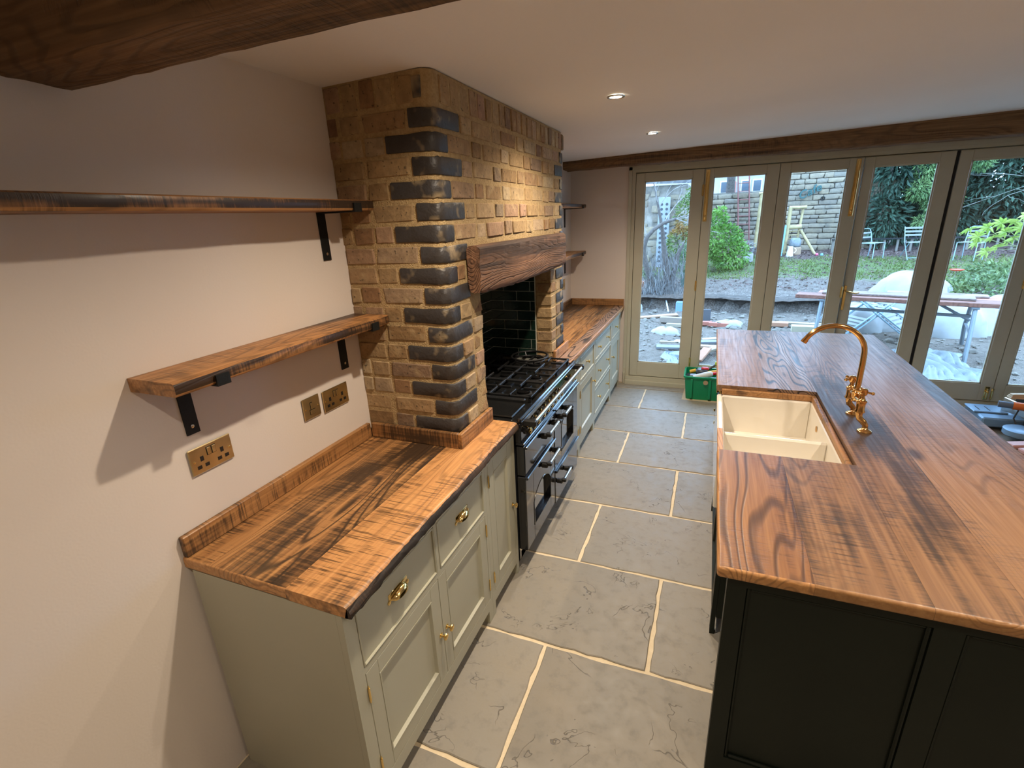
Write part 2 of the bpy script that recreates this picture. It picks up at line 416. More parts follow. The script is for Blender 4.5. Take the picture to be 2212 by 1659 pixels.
def rough_beam(ax, a0, a1, b0, b1, z0, z1, n, amp, seed, r=.015):
    """hewn timber along axis ax with uneven faces"""
    rnd = random.Random(seed); sec = []
    m = 5
    def edge(p, q): return [(p[0]+(q[0]-p[0])*i/m, p[1]+(q[1]-p[1])*i/m) for i in range(m)]
    P = [(b0,z0+r),(b0+r,z0),(b1-r,z0),(b1,z0+r),(b1,z1-r),(b1-r,z1),(b0+r,z1),(b0,z1-r)]
    for i in range(8): sec += edge(P[i], P[(i+1)%8]) if i % 2 else [P[i]]
    N = len(sec); V = []; ph = [rnd.uniform(0,6.28) for _ in range(N)]; prev = [0]*N
    for i in range(n+1):
        t = a0+(a1-a0)*i/n
        for k,(b,z) in enumerate(sec):
            w = amp*(.6*math.sin(t*2.1+ph[k]*.3+z*9)+.5*math.sin(t*5.3+b*11)+.6*rnd.uniform(-1,1))
            nx = -1 if abs(b-b0)<r*.5 else (1 if abs(b-b1)<r*.5 else 0); nz = -1 if abs(z-z0)<r*.5 else 0
            bb, zz = b+nx*w, z+nz*w
            V.append((t,bb,zz) if ax==0 else (bb,t,zz))
    F = [(i*N+k, i*N+(k+1)%N, (i+1)*N+(k+1)%N, (i+1)*N+k) for i in range(n) for k in range(N)]
    F += [tuple(range(N)), tuple(n*N+k for k in range(N))]
    mb = MB(); mb._add(V, F); return mb
b1 = rough_beam(0, 0.0, XR, -.095, .088, 2.262, 2.60, 90, .0035, 3, .012).build('ceiling_beam', MAT['beam'], smooth=50)
tag(b1, 'dark old timber beam at the near left above the upper shelf', 'beam')
b2 = rough_beam(0, 0.0, XR, 4.50, 4.70, 2.362, 2.64, 90, .004, 5).build('ceiling_beam', MAT['beam'], smooth=50)
tag(b2, 'dark old timber beam running along the ceiling above the bifold doors', 'beam')

# ------------------------------------------------------------------ downlights
def downlight(x, y, label, k=1.0):
    z = CZ(x); t = thing('downlight', label, 'downlight', 'recessed ceiling downlights', (x, y, z))
    MB().lathe([(.031,-.001),(.034,-.006),(.043,-.005),(.045,-.001),(.045,.0),(.030,.0)], 28).build('trim_ring', MAT['chrome'], t, 40)
    MB().lathe([(.030,-.003),(.030,.006),(.029,.008)], 24).build('lens', MAT['lamp'], t, 40)
    l = bpy.data.lights.new('downlight_lamp', 'SPOT'); l.energy = LAMP_W*k; l.color = LAMP_COLOR; l.shadow_soft_size = .025
    l.spot_size = math.radians(150); l.spot_blend = 1.0
    lo = bpy.data.objects.new('downlight_lamp', l); COL.objects.link(lo); lo.parent = t; lo.location = (0,0,-.012)
    return t
downlight(.99, .59, 'recessed downlight cut by the top edge of the picture, nearest the near beam')
downlight(1.003, 1.94, 'recessed downlight level with the middle of the chimney breast')
downlight(1.028, 3.29, 'recessed downlight farthest away, just before the beam over the doors', 1.4)
downlight(1.0, -.76, 'recessed downlight first behind the near beam, over the aisle', .45)
downlight(2.75, .75, 'recessed downlight right above the near end of the island'); downlight(2.75, -.6, 'added unseen fill downlight behind the near beam, in line with the island', .45)  # the one behind the beam is an unseen lamp added as fill
downlight(4.2, .75, 'added unseen fill downlight to the right of the island near end')  # unseen lamp, added to give the room more diffuse fill

# ------------------------------------------------------------------ bifold doors
t = MB().box(.634,.668,4.79,4.95,0,2.365).box(.668,.704,4.805,4.95,0,2.31).box(4.725,4.80,4.79,4.95,0,2.365).box(.634,4.80,4.79,4.95,2.335,2.372).box(.668,4.80,4.805,4.95,2.308,2.335).box(.700,.722,4.857,4.90,.09,2.31).box(.70,4.73,4.857,4.90,2.285,2.31).box(4.70,4.73,4.857,4.90,.09,2.31).box(.70,4.73,4.862,4.90,.08,.115)
struct(t.build('trim_1', MAT['frame']), 'sage grey painted bifold door frame')
t = MB().box(.668,4.73,4.745,4.95,0,.045).box(.668,4.73,4.775,4.95,.045,.090)
struct(t.build('trim_2', MAT['frame']), 'sage grey stepped timber threshold under the bifold doors')
struct(MB().cbox(.640,.664,4.76,4.79,0,.14,.004).box(.640,.660,4.77,4.79,.14,.165).build('baseboard_far', MAT['frame']))
def door(n, x0, x1, gl0, gl1, label, rot=0, bolt=None, cat='door'):
    z0, z1, g0, g1, yf, yb = .097, 2.300, .262, 2.220, 4.803, 4.853
    t = bpy.data.objects.new('door_%d' % n, None); COL.objects.link(t); struct(t, label); t.location = (x1, yf, 0)
    X0, X1, G0, G1 = x0-x1+.002, -.002, gl0-x1, gl1-x1; Y1 = yb-yf
    MB().cbox(X0, G0, 0, Y1, z0, z1, .003).build('stile', MAT['frame'], t)
    MB().cbox(G1, X1, 0, Y1, z0, z1, .003).build('stile', MAT['frame'], t)
    MB().cbox(G0, G1, 0.0005, Y1, g1, z1, .002).build('top_rail', MAT['frame'], t)
    MB().cbox(G0, G1, 0.0005, Y1, z0, g0, .002).build('bottom_rail', MAT['frame'], t)
    b = MB()
    for (a0,a1,c0,c1) in ((G0,G0+.011,g0,g1),(G1-.011,G1,g0,g1),(G0,G1,g0,g0+.011),(G0,G1,g1-.011,g1)):
        b.box(a0,a1,.008,.02,c0,c1)
    b.build('glazing_bead', MAT['frame'], t)
    MB().box(G0-.004, G1+.004, .022, .028, g0-.004, g1+.004).build('pane', MAT['glass'], t)
    MB().box(X1-.004,X1+.008,.030,.050,z0,z1).build('gap_blackout', MAT['blackout'], t)  # black strip added behind the joint to stop bright daylight slits
    if rot: t.rotation_euler = (0,0,rot)
    return t
d1 = door(1, .707, 1.376, .797, 1.265, 'leftmost glazed bifold door leaf by the far worktop')
d2 = door(2, 1.376, 2.044, 1.462, 1.932, 'second glazed bifold door leaf, with a tall brass bolt')
d3 = door(3, 2.044, 2.713, 2.133, 2.599, 'third glazed bifold door leaf, looking onto the cafe sign')
d4 = door(4, 2.719, 3.372, 2.80, 3.263, 'fourth glazed bifold door leaf, standing slightly ajar', rot=-.05)
d5 = door(5, 3.394, 4.05, 3.485, 3.950, 'fifth glazed bifold door leaf with a low brass bolt')
d6 = door(6, 4.05, 4.722, 4.135, 4.63, 'sixth glazed bifold door leaf at the right edge')
MB().box(.0,.019,.004,.05,.10,2.30).build('gap_blackout', MAT['blackout'], d4)  # black filler added so the gap beside the ajar leaf stays dark
def bolt(d, x, z0, z1, top=True):
    MB().cbox(x-.019, x+.019, -.005, 0, z0, z1, .004).build('bolt_plate', MAT['brass'], d)
    zc = z0+.05 if top else z1-.05
    MB().lathe([(.006,0),(.006,.022),(.011,.026),(.011,.036),(.005,.040)], 12, (x,-.04,zc), 'y').tube([(x,-.011,z0+.02),(x,-.011,z1-.02)], .006, 8).build('bolt_rod', MAT['brass'], d, 40)
bolt(d2, 1.408-2.044, 1.80, 2.29); bolt(d3, -.042, 1.80, 2.29); bolt(d5, -.045, .11, .24, False)
def hinge(d, x, zs):
    for z in zs:
        MB().cbox(x-.010,x+.010,-.004,0,z-.05,z+.05,.002).lathe([(.006,-.055),(.006,.055)],10,(x,-.006,z)).build('hinge', MAT['brass'], d, 40)
hinge(d1, -.004, (2.10,1.15,.30)); hinge(d5, -.002, (.17,1.2,2.1)); hinge(d3,-.004,(1.1,))
h = MB().cbox(-.653+.012,-.653+.036,-.006,0,.92,1.16,.003)
h.tube([(-.63,-.006,1.11),(-.63,-.045,1.11),(-.60,-.05,1.105),(-.55,-.05,1.092),(-.52,-.05,1.10)], .007, 8).build('lever_handle', MAT['brass'], d4, 40)
# ------------------------------------------------------------------ brick chimney breast
XC, YC0, YC1, OP0, OP1 = .497, .988, 2.778, 1.322, 2.440
LZ0, LZ1 = 1.597, 1.805
ch = thing('chimney_breast', 'reclaimed buff brick chimney breast with dark blue quoins around the range', 'chimney breast')
I_ = .006   # mortar set back behind the brick faces
core = MB()
def rc(x1, y0, y1, z0, z1, r=.05, near=True):
    pts = [(0,y1),(0,y0)]
    if near: pts += [(x1-r+r*math.sin(a), y0+r-r*math.cos(a)) for a in [PI/2*i/6 for i in range(7)]]+[(x1,y1)]
    else: pts += [(x1,y0)]+[(x1-r+r*math.cos(a), y1-r+r*math.sin(a)) for a in [PI/2*i/6 for i in range(7)]]
    core.prism(pts, z0, z1)
rc(XC-I_, YC0+I_, OP0-I_, .0, 1.63); rc(XC-I_, OP1+I_, YC1-I_, .0, 1.63, near=False)
core.prism([(0,YC1-I_),(0,YC0+I_)]+[(XC-I_-.05+.05*math.sin(a), YC0+I_+.05-.05*math.cos(a)) for a in [PI/2*i/6 for i in range(7)]]+[(XC-I_-.05+.05*math.cos(a), YC1-I_-.05+.05*math.sin(a)) for a in [PI/2*i/6 for i in range(7)]], 1.63, 2.449)
core.build('mortar', MAT['mortar'], ch, 40)
rb = random.Random(11)
BM = []
for k in range(7):
    mb = MB(); mb.cbox(-.5,.5,-.5,.5,-.5,.5,.045,jit=.030,rnd=rb); me = mb.mesh('brick'); me.materials.append(MAT['brick']); BM.append(me)
BMD = []
for k in range(3):
    me = BM[k].copy(); me.materials.clear(); me.materials.append(MAT['dbrick']); BMD.append(me)
def brick(x0, x1, y0, y1, z0, z1, dark=False):
    s = R.uniform(.985,1.0)
    me = (BMD if dark else BM)[R.randrange(3 if dark else 7)]
    pr = R.uniform(-.003,.0025)
    return inst('brick', me, ch, ((x0+x1)/2+pr, (y0+y1)/2-pr, (z0+z1)/2+R.uniform(-.0025,.0025)), ((x1-x0)*s, (y1-y0)*s, (z1-z0)*s*R.uniform(.94,1.0)))
def quoin(kind, near):
    """bullnosed dark brick: kind 's' shows its long side on the near face, 'h' its end"""
    lx, ly = (.222,.103) if kind=='s' else (.108,.215)
    r = .048; rnd = random.Random(5 if kind=='s' else 6); pts = []
    arc = [PI/2*i/6 for i in range(7)]
    if near: pts = [(-lx,ly),(-lx,0),(-lx*.6,0)]+[(-r+r*math.sin(a), r-r*math.cos(a)) for a in arc]+[(0,ly)]
    else: pts = [(-lx,0),(-lx,-ly),(0,-ly)]+[(-r+r*math.cos(a), -r+r*math.sin(a)) for a in arc]
    cx, cy = -lx/2, ly/2*(1 if near else -1); N = len(pts); c = .004; V = []
    for z,ins in ((0,c),(c,0),(.035,0),(.066-c,0),(.066,c)):
        for x,y in pts:
            d = Vector((cx-x,cy-y)); d = d.normalized()*ins if d.length else d
            V.append((x+d.x+rnd.uniform(-.0012,.0012), y+d.y+rnd.uniform(-.0012,.0012), z+rnd.uniform(-.0025,.0025)*(1 if z in (0,.066) else 0)))
    F = [(i*N+k,i*N+(k+1)%N,(i+1)*N+(k+1)%N,(i+1)*N+k) for i in range(4) for k in range(N)]+[tuple(range(N)),tuple(4*N+k for k in range(N))]
    mb = MB(); mb._add(V,F); me = mb.mesh('brick', 50); me.materials.append(MAT['dbrick']); return me
QM = {(k,n): quoin(k,n) for k in 'sh' for n in (True,False)}
PITCH_Z = .0847; BH = .068
for ci in range(-1, 16):
    zc = 1.02 + PITCH_Z*ci; z0, z1 = zc-BH/2, zc+BH/2
    kind = 's' if ci % 2 == 0 else 'h'
    q = inst('brick', QM[(kind,True)], ch, (XC, YC0, z0)); 
    kind2 = 'h' if ci % 2 == 0 else 's'
    inst('brick', QM[(kind2,False)], ch, (XC, YC1, z0))
    # near face
    if kind == 's':
        e = .262; cuts = [(.163+R.uniform(-.01,.01), .262), (.0, .150)] if ci % 4 == 0 else [(.175, .262), (.062,.163),(.0,.05)]
        if ci % 4 == 0: cuts = [(.165,.262),(.004,.153)]
    else:
        cuts = [(.166+R.uniform(-.012,.012), .376), (.004,.152)] if ci % 4 == 1 else [(.172,.376),(.062,.158),(.004,.05)]
    for a, b in cuts: brick(a, b, YC0, YC0+.09, z0, z1)
    # front face
    fy0 = YC0 + (.103 if kind=='s' else .215) + .014
    fy1 = YC1 - (.215 if kind2=='h' else .103) - .014
    if zc < LZ0 - .0:
        # left pier and right pier only
        y = fy0
        w = [.205] if kind=='s' else [.10]
        rest = OP0 - y
        if kind=='s': brick(XC-.09, XC, y, y+.10, z0, z1); brick(XC-.20, XC, y+.113, OP0, z0, z1)
        else: brick(XC-.20, XC, y, OP0, z0, z1)
        y1 = fy1
        if kind=='s': brick(XC-.10, XC, OP1, y1, z0, z1)
        else: brick(XC-.10, XC, y1-.10, y1, z0, z1); brick(XC-.10, XC, OP1, y1-.113, z0, z1)
    else:
        y = fy0; long_ = (ci % 2 == 0)
        lz = z0 < LZ1 - .01
        while y < fy1-.03:
            w = (.205 if long_ else .098) + R.uniform(-.006,.006)
            e = min(y+w, fy1)
            if fy1-e < .05: e = fy1
            if not (lz and e > 1.20 and y < 2.52):
                brick(XC-.09, XC, y, e, z0, z1)
            elif lz and y < 1.17: brick(XC-.09, XC, y, 1.172, z0, z1)
            y = e+.014; long_ = not long_
    # right reveal seen inside the opening
    if zc < LZ0: 
        brick(XC-.112, XC-.102 if False else XC-.004, OP1, OP1+.09, z0, z1) if False else None
# headers on edge along the top
zs0, zs1 = 2.340, 2.440
y = YC0+.075
while y < YC1-.03:
    w = R.uniform(.060,.074); e = min(y+w, YC1)
    brick(XC-.09, XC, y, e, zs0, zs1, False); y = e+.012
x = .004
while x < XC-.135:
    w = R.uniform(.064,.078); brick(x, x+w, YC0, YC0+.09, zs0, zs1); x += w+.014
brick(.385,.455,YC0+.002,YC0+.09,zs0+.01,zs1-.008,True)
# opening reveal of the far pier (brick ends facing the camera)
for ci in range(-1, 7):
    zc = 1.02+PITCH_Z*ci; z0, z1 = zc-BH/2, zc+BH/2
    brick(XC-.112, XC-.006, OP1-.002, OP1+.05, z0, z1)
# tiled alcove
TH = .0655; TW = .1985; TP = .0690
tb = MB(); tb.cbox(-.5,.5,-.5,.5,-.5,.5,.03); tme = tb.mesh('tile'); tme.materials.append(MAT['tile'])
MB().box(.0,.042,OP0-.01,OP1+.01,.0,1.64).box(.042,XC-.117,OP1-.0105,OP1+.02,.0,1.64).box(.036,XC-.02,OP0-.02,OP0+.004,.0,1.64).build('grout', MAT['grout'], ch)
for r_ in range(10):
    z = .942+TP*r_
    # far side wall, faces the camera
    x = .042 - (TW+.004)*(.5 if r_ % 2 else 0)
    while x < XC-.12:
        a, b = max(x,.042), min(x+TW, XC-.119)
        if b-a > .012: inst('tile', tme, ch, ((a+b)/2, OP1-.008, z+TH/2), (b-a, .009, TH))
        x += TW+.004
    y = OP1-.012
    y += (TW*.5 if r_ % 2 else 0)
    while y > OP0:
        a, b = max(y-TW, OP0+.004), min(y, OP1-.013)
        if b-a > .012: inst('tile', tme, ch, (.040, (a+b)/2, z+TH/2), (.009, b-a, TH))
        y -= TW+.004
# lintel
lin = rough_beam(1, 1.178, 2.565, .502, .566, LZ0, LZ1, 46, .0045, 9, .014)
# slight bow of the lower face
lin.v = [(x, y, z - (.012*math.sin((y-1.2)*2.3) if z < (LZ0+LZ1)/2 else 0)) for x,y,z in lin.v]
tag(lin.build('mantel_beam', MAT['lintel'], smooth=45), 'rough weathered oak mantel beam over the range opening', 'mantel beam')
# ------------------------------------------------------------------ left run: worktops
ZT = .92
def plank(parent, x0, x1, y0, y1, mat, near=False, far=False, left=False, right=False, z0=.880, z1=ZT, w=.007, name='plank'):
    def sel(k):
        if k[2] == 1 and ((near and k[1]==-1) or (far and k[1]==1) or (left and k[0]==-1) or (right and k[0]==1)): return True
        if k[2] == -1 and ((near and k[1]==-1) or (right and k[0]==1) or (left and k[0]==-1)): return True
        if k[2] == 0 and near and k[1]==-1 and ((left and k[0]==-1) or (right and k[0]==1)): return True
        if k[2] == 0 and far and k[1]==1 and ((left and k[0]==-1) or (right and k[0]==1)): return True
        return False
    if near or far or left or right: mb = bevel_box(x0,x1,y0,y1,z0,z1, sel, w, 4)
    else: mb = MB().box(x0,x1,y0,y1,z0,z1)
    o = mb.build(name, mat, parent, 35)
    if near or left or right:
        o.data.materials.append(MAT['edge'])
        for p in o.data.polygons:
            n_ = p.normal
            if n_.z < .93 and ((near and n_.y < -.25) or (left and n_.x < -.25) or (right and n_.x > .25)): p.material_index = 1
    return o
wt = thing('worktop', 'orange brown reclaimed timber worktop with dark live edge, left of the range', 'worktop')
plank(wt, .002, .118, 0, .986, MAT['wt_y'], near=True)
plank(wt, .1186, .252, 0, .986, MAT['wt_y'], near=True)
plank(wt, .2526, .434, 0, .986, MAT['wt_dark'], near=True)
# front plank with a wavy waney edge
mb = MB(); rr = random.Random(3); n = 60; ph = rr.uniform(0,6)
YE = 1.326
def wav(t): return .004*math.sin(t*3.3+ph)+.0022*math.sin(t*9.1+1)+.0012*math.sin(t*23)+.0012*rr.uniform(-1,1)
edge = [(YE*i/n, wav(YE*i/n)) for i in range(n+1)]
BK = lambda y: .4346 if y < .975 else .4995
prof = lambda w, y: [(BK(y),ZT),(.640+w*.5,ZT),(.648+w*.6,ZT-.003),(.652+w*.7,ZT-.008)]
V = []; 
for y,w in edge: V += [(x,y,z) for x,z in prof(w,y)]+[(.652+w*.7,y,.881),(BK(y),y,.881)]
N = 6
F = [(i*N+k,i*N+(k+1)%N,(i+1)*N+(k+1)%N,(i+1)*N+k) for i in range(n) for k in range(N)]+[tuple(range(N)),tuple(n*N+k for k in range(N))]
mb._add(V,F); 
mb.build('plank', MAT['wt_live'], wt, 35)
# bark strip, irregular, hanging at the front
mb = MB(); V = []
for y,w in edge:
    j = lambda s: rr.uniform(-s,s)
    V += [(.6515+w*.7, y, ZT-.007+j(.003)), (.658+w+j(.0015), y, ZT-.014+j(.003)), (.663+w+j(.0025), y, ZT-.024+j(.003)), (.661+w+j(.0025), y, ZT-.034+j(.003)), (.655+w, y, .880+j(.002)), (.645,y,.880)]
mb._add(V,[(i*N+k,i*N+(k+1)%N,(i+1)*N+(k+1)%N,(i+1)*N+k) for i in range(n) for k in range(N)]+[tuple(range(N)),tuple(n*N+k for k in range(N))])
mb.build('live_edge', MAT['bark'], wt, 60, label='dark wavy bark live edge')
# filler behind the chimney foot (worktop runs beside the brick pier)
plank(wt, .4985+.022, .4344, .986, YE, MAT['wt_live']) if False else None
def upstand(parent, x0,x1,y0,y1, mat, h=.074):
    return MB().cbox(x0,x1,y0,y1,ZT+.0003,ZT+h,.003).build('upstand', mat, parent)
upstand(wt, .001,.023, .004,.964, MAT['wt_y'])
upstand(wt, .0235,.500, .9645,.9865, MAT['wt_x'])
upstand(wt, .5005,.522, .9645,1.318, MAT['wt_live'])
wt2 = thing('worktop', 'reddish brown reclaimed timber worktop beyond the range, ending at the far wall', 'worktop')
YF0 = 2.446
for a,b,m in ((.002,.205,'wt_y'),(.2055,.415,'wt_y')): plank(wt2, a, b, YC1+.003, 4.808, MAT[m])
plank(wt2, .4155, .522, YC1+.003, 4.808, MAT['wt_y'])
plank(wt2, .5225, .624, YF0, 4.808, MAT['island_grain'], right=True)
upstand(wt2, .001,.022, YC1+.004,4.786, MAT['wt_y']); upstand(wt2, .0,.62, 4.787,4.808, MAT['wt_x'])
upstand(wt2, .500,.521, YF0,YC1+.02, MAT['wt_live']); upstand(wt2, .0225,.4995, YC1+.001,YC1+.02, MAT['wt_x'])

# ------------------------------------------------------------------ painted base cabinets
def knob(parent, M_, u, v, mat='brass', s=1.0):
    mb = MB(M_); P = [(.011,0),(.011,.002),(.006,.004),(.0045,.012),(.006,.015),(.0125,.019),(.0145,.023),(.013,.027),(.008,.029)]
    mb.lathe([(r*s,h*s) for r,h in P], 16, (u, v, 0)); 
    return mb.build('knob', MAT[mat], parent, 40, label='round brass knob')
def cup(parent, M_, u, v):
    mb = MB(M_)
    W, H, D = .047, .020, .026
    def fn(a,b):
        th = PI*a; ph = PI/2*b
        return (u+W*math.cos(th)*(1 if b<1 else 1)*math.cos(ph*.0)*(1-.18*b), v-.006+H*2*math.sin(th)*math.cos(ph)*.62+ (0), D*math.sin(ph)*math.sin(th)**.5 if math.sin(th)>0 else 0)
    mb.grid(fn, 14, 6)
    mb.cbox(u-.053,u+.053, v-.006,v+.024,0,.002,.0008)
    for e in (-1,1): mb.lathe([(.009,0),(.009,.002),(.004,.003)],10,(u+e*.052,v-.004,0))
    return mb.build('cup_handle', MAT['brass'], parent, 50, label='brass cup handle')
def panel_door(parent, M_, u0,u1,v0,v1, mat, knob_at=None, name='door', fr=.058, rec=.011, hinges=(), km='brass'):
    """framed door with recessed panel; w=0 is the face"""
    mb = MB(M_)
    mb.cbox(u0,u0+fr,v0,v1,-.02,0,.0015); mb.cbox(u1-fr,u1,v0,v1,-.02,0,.0015)
    mb.cbox(u0+fr,u1-fr,v1-fr,v1,-.02,-.0002,.0015); mb.cbox(u0+fr,u1-fr,v0,v0+fr,-.02,-.0002,.0015)
    d = mb.build(name, mat, parent)
    MB(M_).box(u0+fr-.002,u1-fr+.002,v0+fr-.002,v1-fr+.002,-.02,-rec).build('panel', mat, d)
    b = MB(M_); a0,a1,c0,c1 = u0+fr,u1-fr,v0+fr,v1-fr; k = .012
    V = [(a0,c0,.001),(a1,c0,.001),(a1,c1,.001),(a0,c1,.001),(a0+k*.5,c0+k*.5,.001),(a1-k*.5,c0+k*.5,.001),(a1-k*.5,c1-k*.5,.001),(a0+k*.5,c1-k*.5,.001),(a0+k,c0+k,-rec),(a1-k,c0+k,-rec),(a1-k,c1-k,-rec),(a0+k,c1-k,-rec),(a0,c0,-rec),(a1,c0,-rec),(a1,c1,-rec),(a0,c1,-rec)]
    F = []
    for r in range(3):
        for i in range(4): F.append((r*4+i,r*4+(i+1)%4,(r+1)*4+(i+1)%4,(r+1)*4+i))
    for i in range(4): F.append((i,(i+1)%4,12+(i+1)%4,12+i))
    b._add(V,F); b.build('moulding', mat, d)
    if knob_at: knob(d, M_, knob_at[0], knob_at[1], km)
    for (hu,hv) in hinges:
        MB(M_).lathe([(.003,-.006),(.0045,-.003),(.0045,.045),(.003,.05)],8,(hu,0,.003)).v
        h = MB(M_); h.tube([(hu,hv-.026,.003),(hu,hv+.026,.003)],.0042,8).tube([(hu,hv-.033,.003),(hu,hv-.026,.003)],.0028,8).tube([(hu,hv+.026,.003),(hu,hv+.033,.003)],.0028,8).build('hinge', MAT['brass'], d, 40)
    return d
def drawer_front(parent, M_, u0,u1,v0,v1, mat, cups=(), knobs=(), km='brass'):
    d = MB(M_).cbox(u0,u1,v0,v1,-.02,-.006,.0015).build('drawer', mat, parent)
    b = MB(M_); k = .006
    for (a0,a1,c0,c1) in ((u0,u0+k,v0,v1),(u1-k,u1,v0,v1),(u0+k,u1-k,v0,v0+k),(u0+k,u1-k,v1-k,v1)): b.cbox(a0,a1,c0,c1,-.012,.002,.002)
    b.build('cock_bead', mat, d)
    MM = M_ @ Matrix.Translation((0,0,-.006))
    for u,v in cups: cup(d, MM, u, v)
    for u,v in knobs: knob(d, MM, u, v, km)
    return d
def carcass(parent, M_, u0,u1, mat, cells, depth=.60, top=.878, foot=.075, stile=.045, ztoe=.075, side_left=True, feet=True):
    """face frame around the listed openings (u0,u1,v0,v1), sides, floor, feet"""
    us = sorted({u0,u1}|{a for c in cells for a in c[:2]}); vs_ = sorted({ztoe,top}|{a for c in cells for a in c[2:4]})
    f = MB(M_)
    for i in range(len(us)-1):
        for j in range(len(vs_)-1):
            um,vm = (us[i]+us[i+1])/2,(vs_[j]+vs_[j+1])/2
            if not any(c[0]<um<c[1] and c[2]<vm<c[3] for c in cells): f.box(us[i],us[i+1],vs_[j],vs_[j+1],-.022,0)
    f.build('face_frame', mat, parent, recalc=True)
    b = MB(M_).box(u0,u0+.018,.0,top,-depth,-.0225).box(u1-.018,u1,ztoe,top,-depth,-.0225).box(u0+.018,u1-.018,ztoe,ztoe+.018,-depth,-.0225).box(u0+.018,u1-.018,top-.018,top,-depth,-.0225).box(u0+.018,u1-.018,ztoe,top,-depth,-depth+.006)
    b.build('carcass', mat, parent)
    if feet:
        for a in (u0,u1-stile): MB(M_).box(a,a+stile,0,ztoe,-.05,0).build('foot', mat, parent)
        MB(M_).box(u0+stile*.5,u1-stile*.5,0,ztoe,-.075,-.055).build('plinth', mat, parent)
MC = ML @ Matrix.Translation((0,0,.630))
MC2 = ML @ Matrix.Translation((0,0,.604))
c1 = thing('base_cabinet', 'sage grey double base cabinet with two drawers on brass cup handles, nearest left', 'cabinet')
cells = [(.050,.4985,.635,.842),(.518,.930,.635,.842),(.050,.930,.135,.612)]
carcass(c1, MC, .002, .9525, MAT['sage'], cells)
drawer_front(c1, MC, .0525,.496,.6375,.8395, MAT['sage'], cups=[(.262,.747)])
drawer_front(c1, MC, .5205,.9275,.6375,.8395, MAT['sage'], cups=[(.727,.742)])
panel_door(c1, MC, .0525,.4915,.137,.6095, MAT['sage'], (.472,.352), hinges=[(.0505,.53),(.0505,.22)])
panel_door(c1, MC, .4940,.9275,.137,.6095, MAT['sage'], (.520,.352), hinges=[(.9295,.53),(.9295,.22)])
c2 = thing('base_cabinet', 'narrow sage grey base cabinet with one tall door, between the drawer cabinet and the range', 'cabinet')
cells = [(.985,1.285,.135,.842)]
carcass(c2, MC, .9535, 1.318, MAT['sage'], cells, stile=.032, depth=.128)
panel_door(c2, MC, .9875,1.2825,.137,.8395, MAT['sage'], (1.262,.470), hinges=[(.9855,.76),(.9855,.22)], fr=.062)
c3 = thing('base_cabinet', 'narrow sage grey base cabinet with one tall door, just beyond the range', 'cabinet')
carcass(c3, MC2, 2.446, 2.80, MAT['sage'], [(2.476,2.775,.135,.842)], stile=.03, depth=.10)
panel_door(c3, MC2, 2.4785,2.7725,.137,.8395, MAT['sage'], (2.51,.62), hinges=[(2.774,.76),(2.774,.22)], fr=.055)
c4 = thing('base_cabinet', 'sage grey base cabinet with a drawer over a door, second beyond the range', 'cabinet')
carcass(c4, MC2, 2.801, 3.365, MAT['sage'], [(2.835,3.340,.645,.842),(2.835,3.340,.135,.620)], stile=.034)
drawer_front(c4, MC2, 2.8375,3.3375,.6475,.8395, MAT['sage'], knobs=[(3.09,.745)])
panel_door(c4, MC2, 2.8375,3.3375,.137,.6175, MAT['sage'], (3.31,.50), hinges=[(2.836,.53),(2.836,.22)])
c5 = thing('base_cabinet', 'sage grey wide chest of three drawers with paired brass knobs, beyond the range', 'cabinet')
cells = [(3.395,4.135,.660,.842),(3.395,4.135,.405,.635),(3.395,4.135,.135,.380)]
carcass(c5, MC2, 3.366, 4.160, MAT['sage'], cells, stile=.034)
for a,b in ((.6625,.8395),(.4075,.6325),(.1375,.3775)): drawer_front(c5, MC2, 3.3975,4.1325,a,b, MAT['sage'], knobs=[(3.57,(a+b)/2),(3.96,(a+b)/2)])
c6 = thing('base_cabinet', 'sage grey end cabinet with a small drawer over a door, beside the bifold doors', 'cabinet')
carcass(c6, MC2, 4.161, 4.70, MAT['sage'], [(4.190,4.675,.665,.842),(4.190,4.675,.135,.640)], stile=.034)
drawer_front(c6, MC2, 4.1925,4.6725,.6675,.8395, MAT['sage'], knobs=[(4.43,.755)])
panel_door(c6, MC2, 4.1925,4.6725,.137,.6375, MAT['sage'], (4.225,.47), hinges=[])

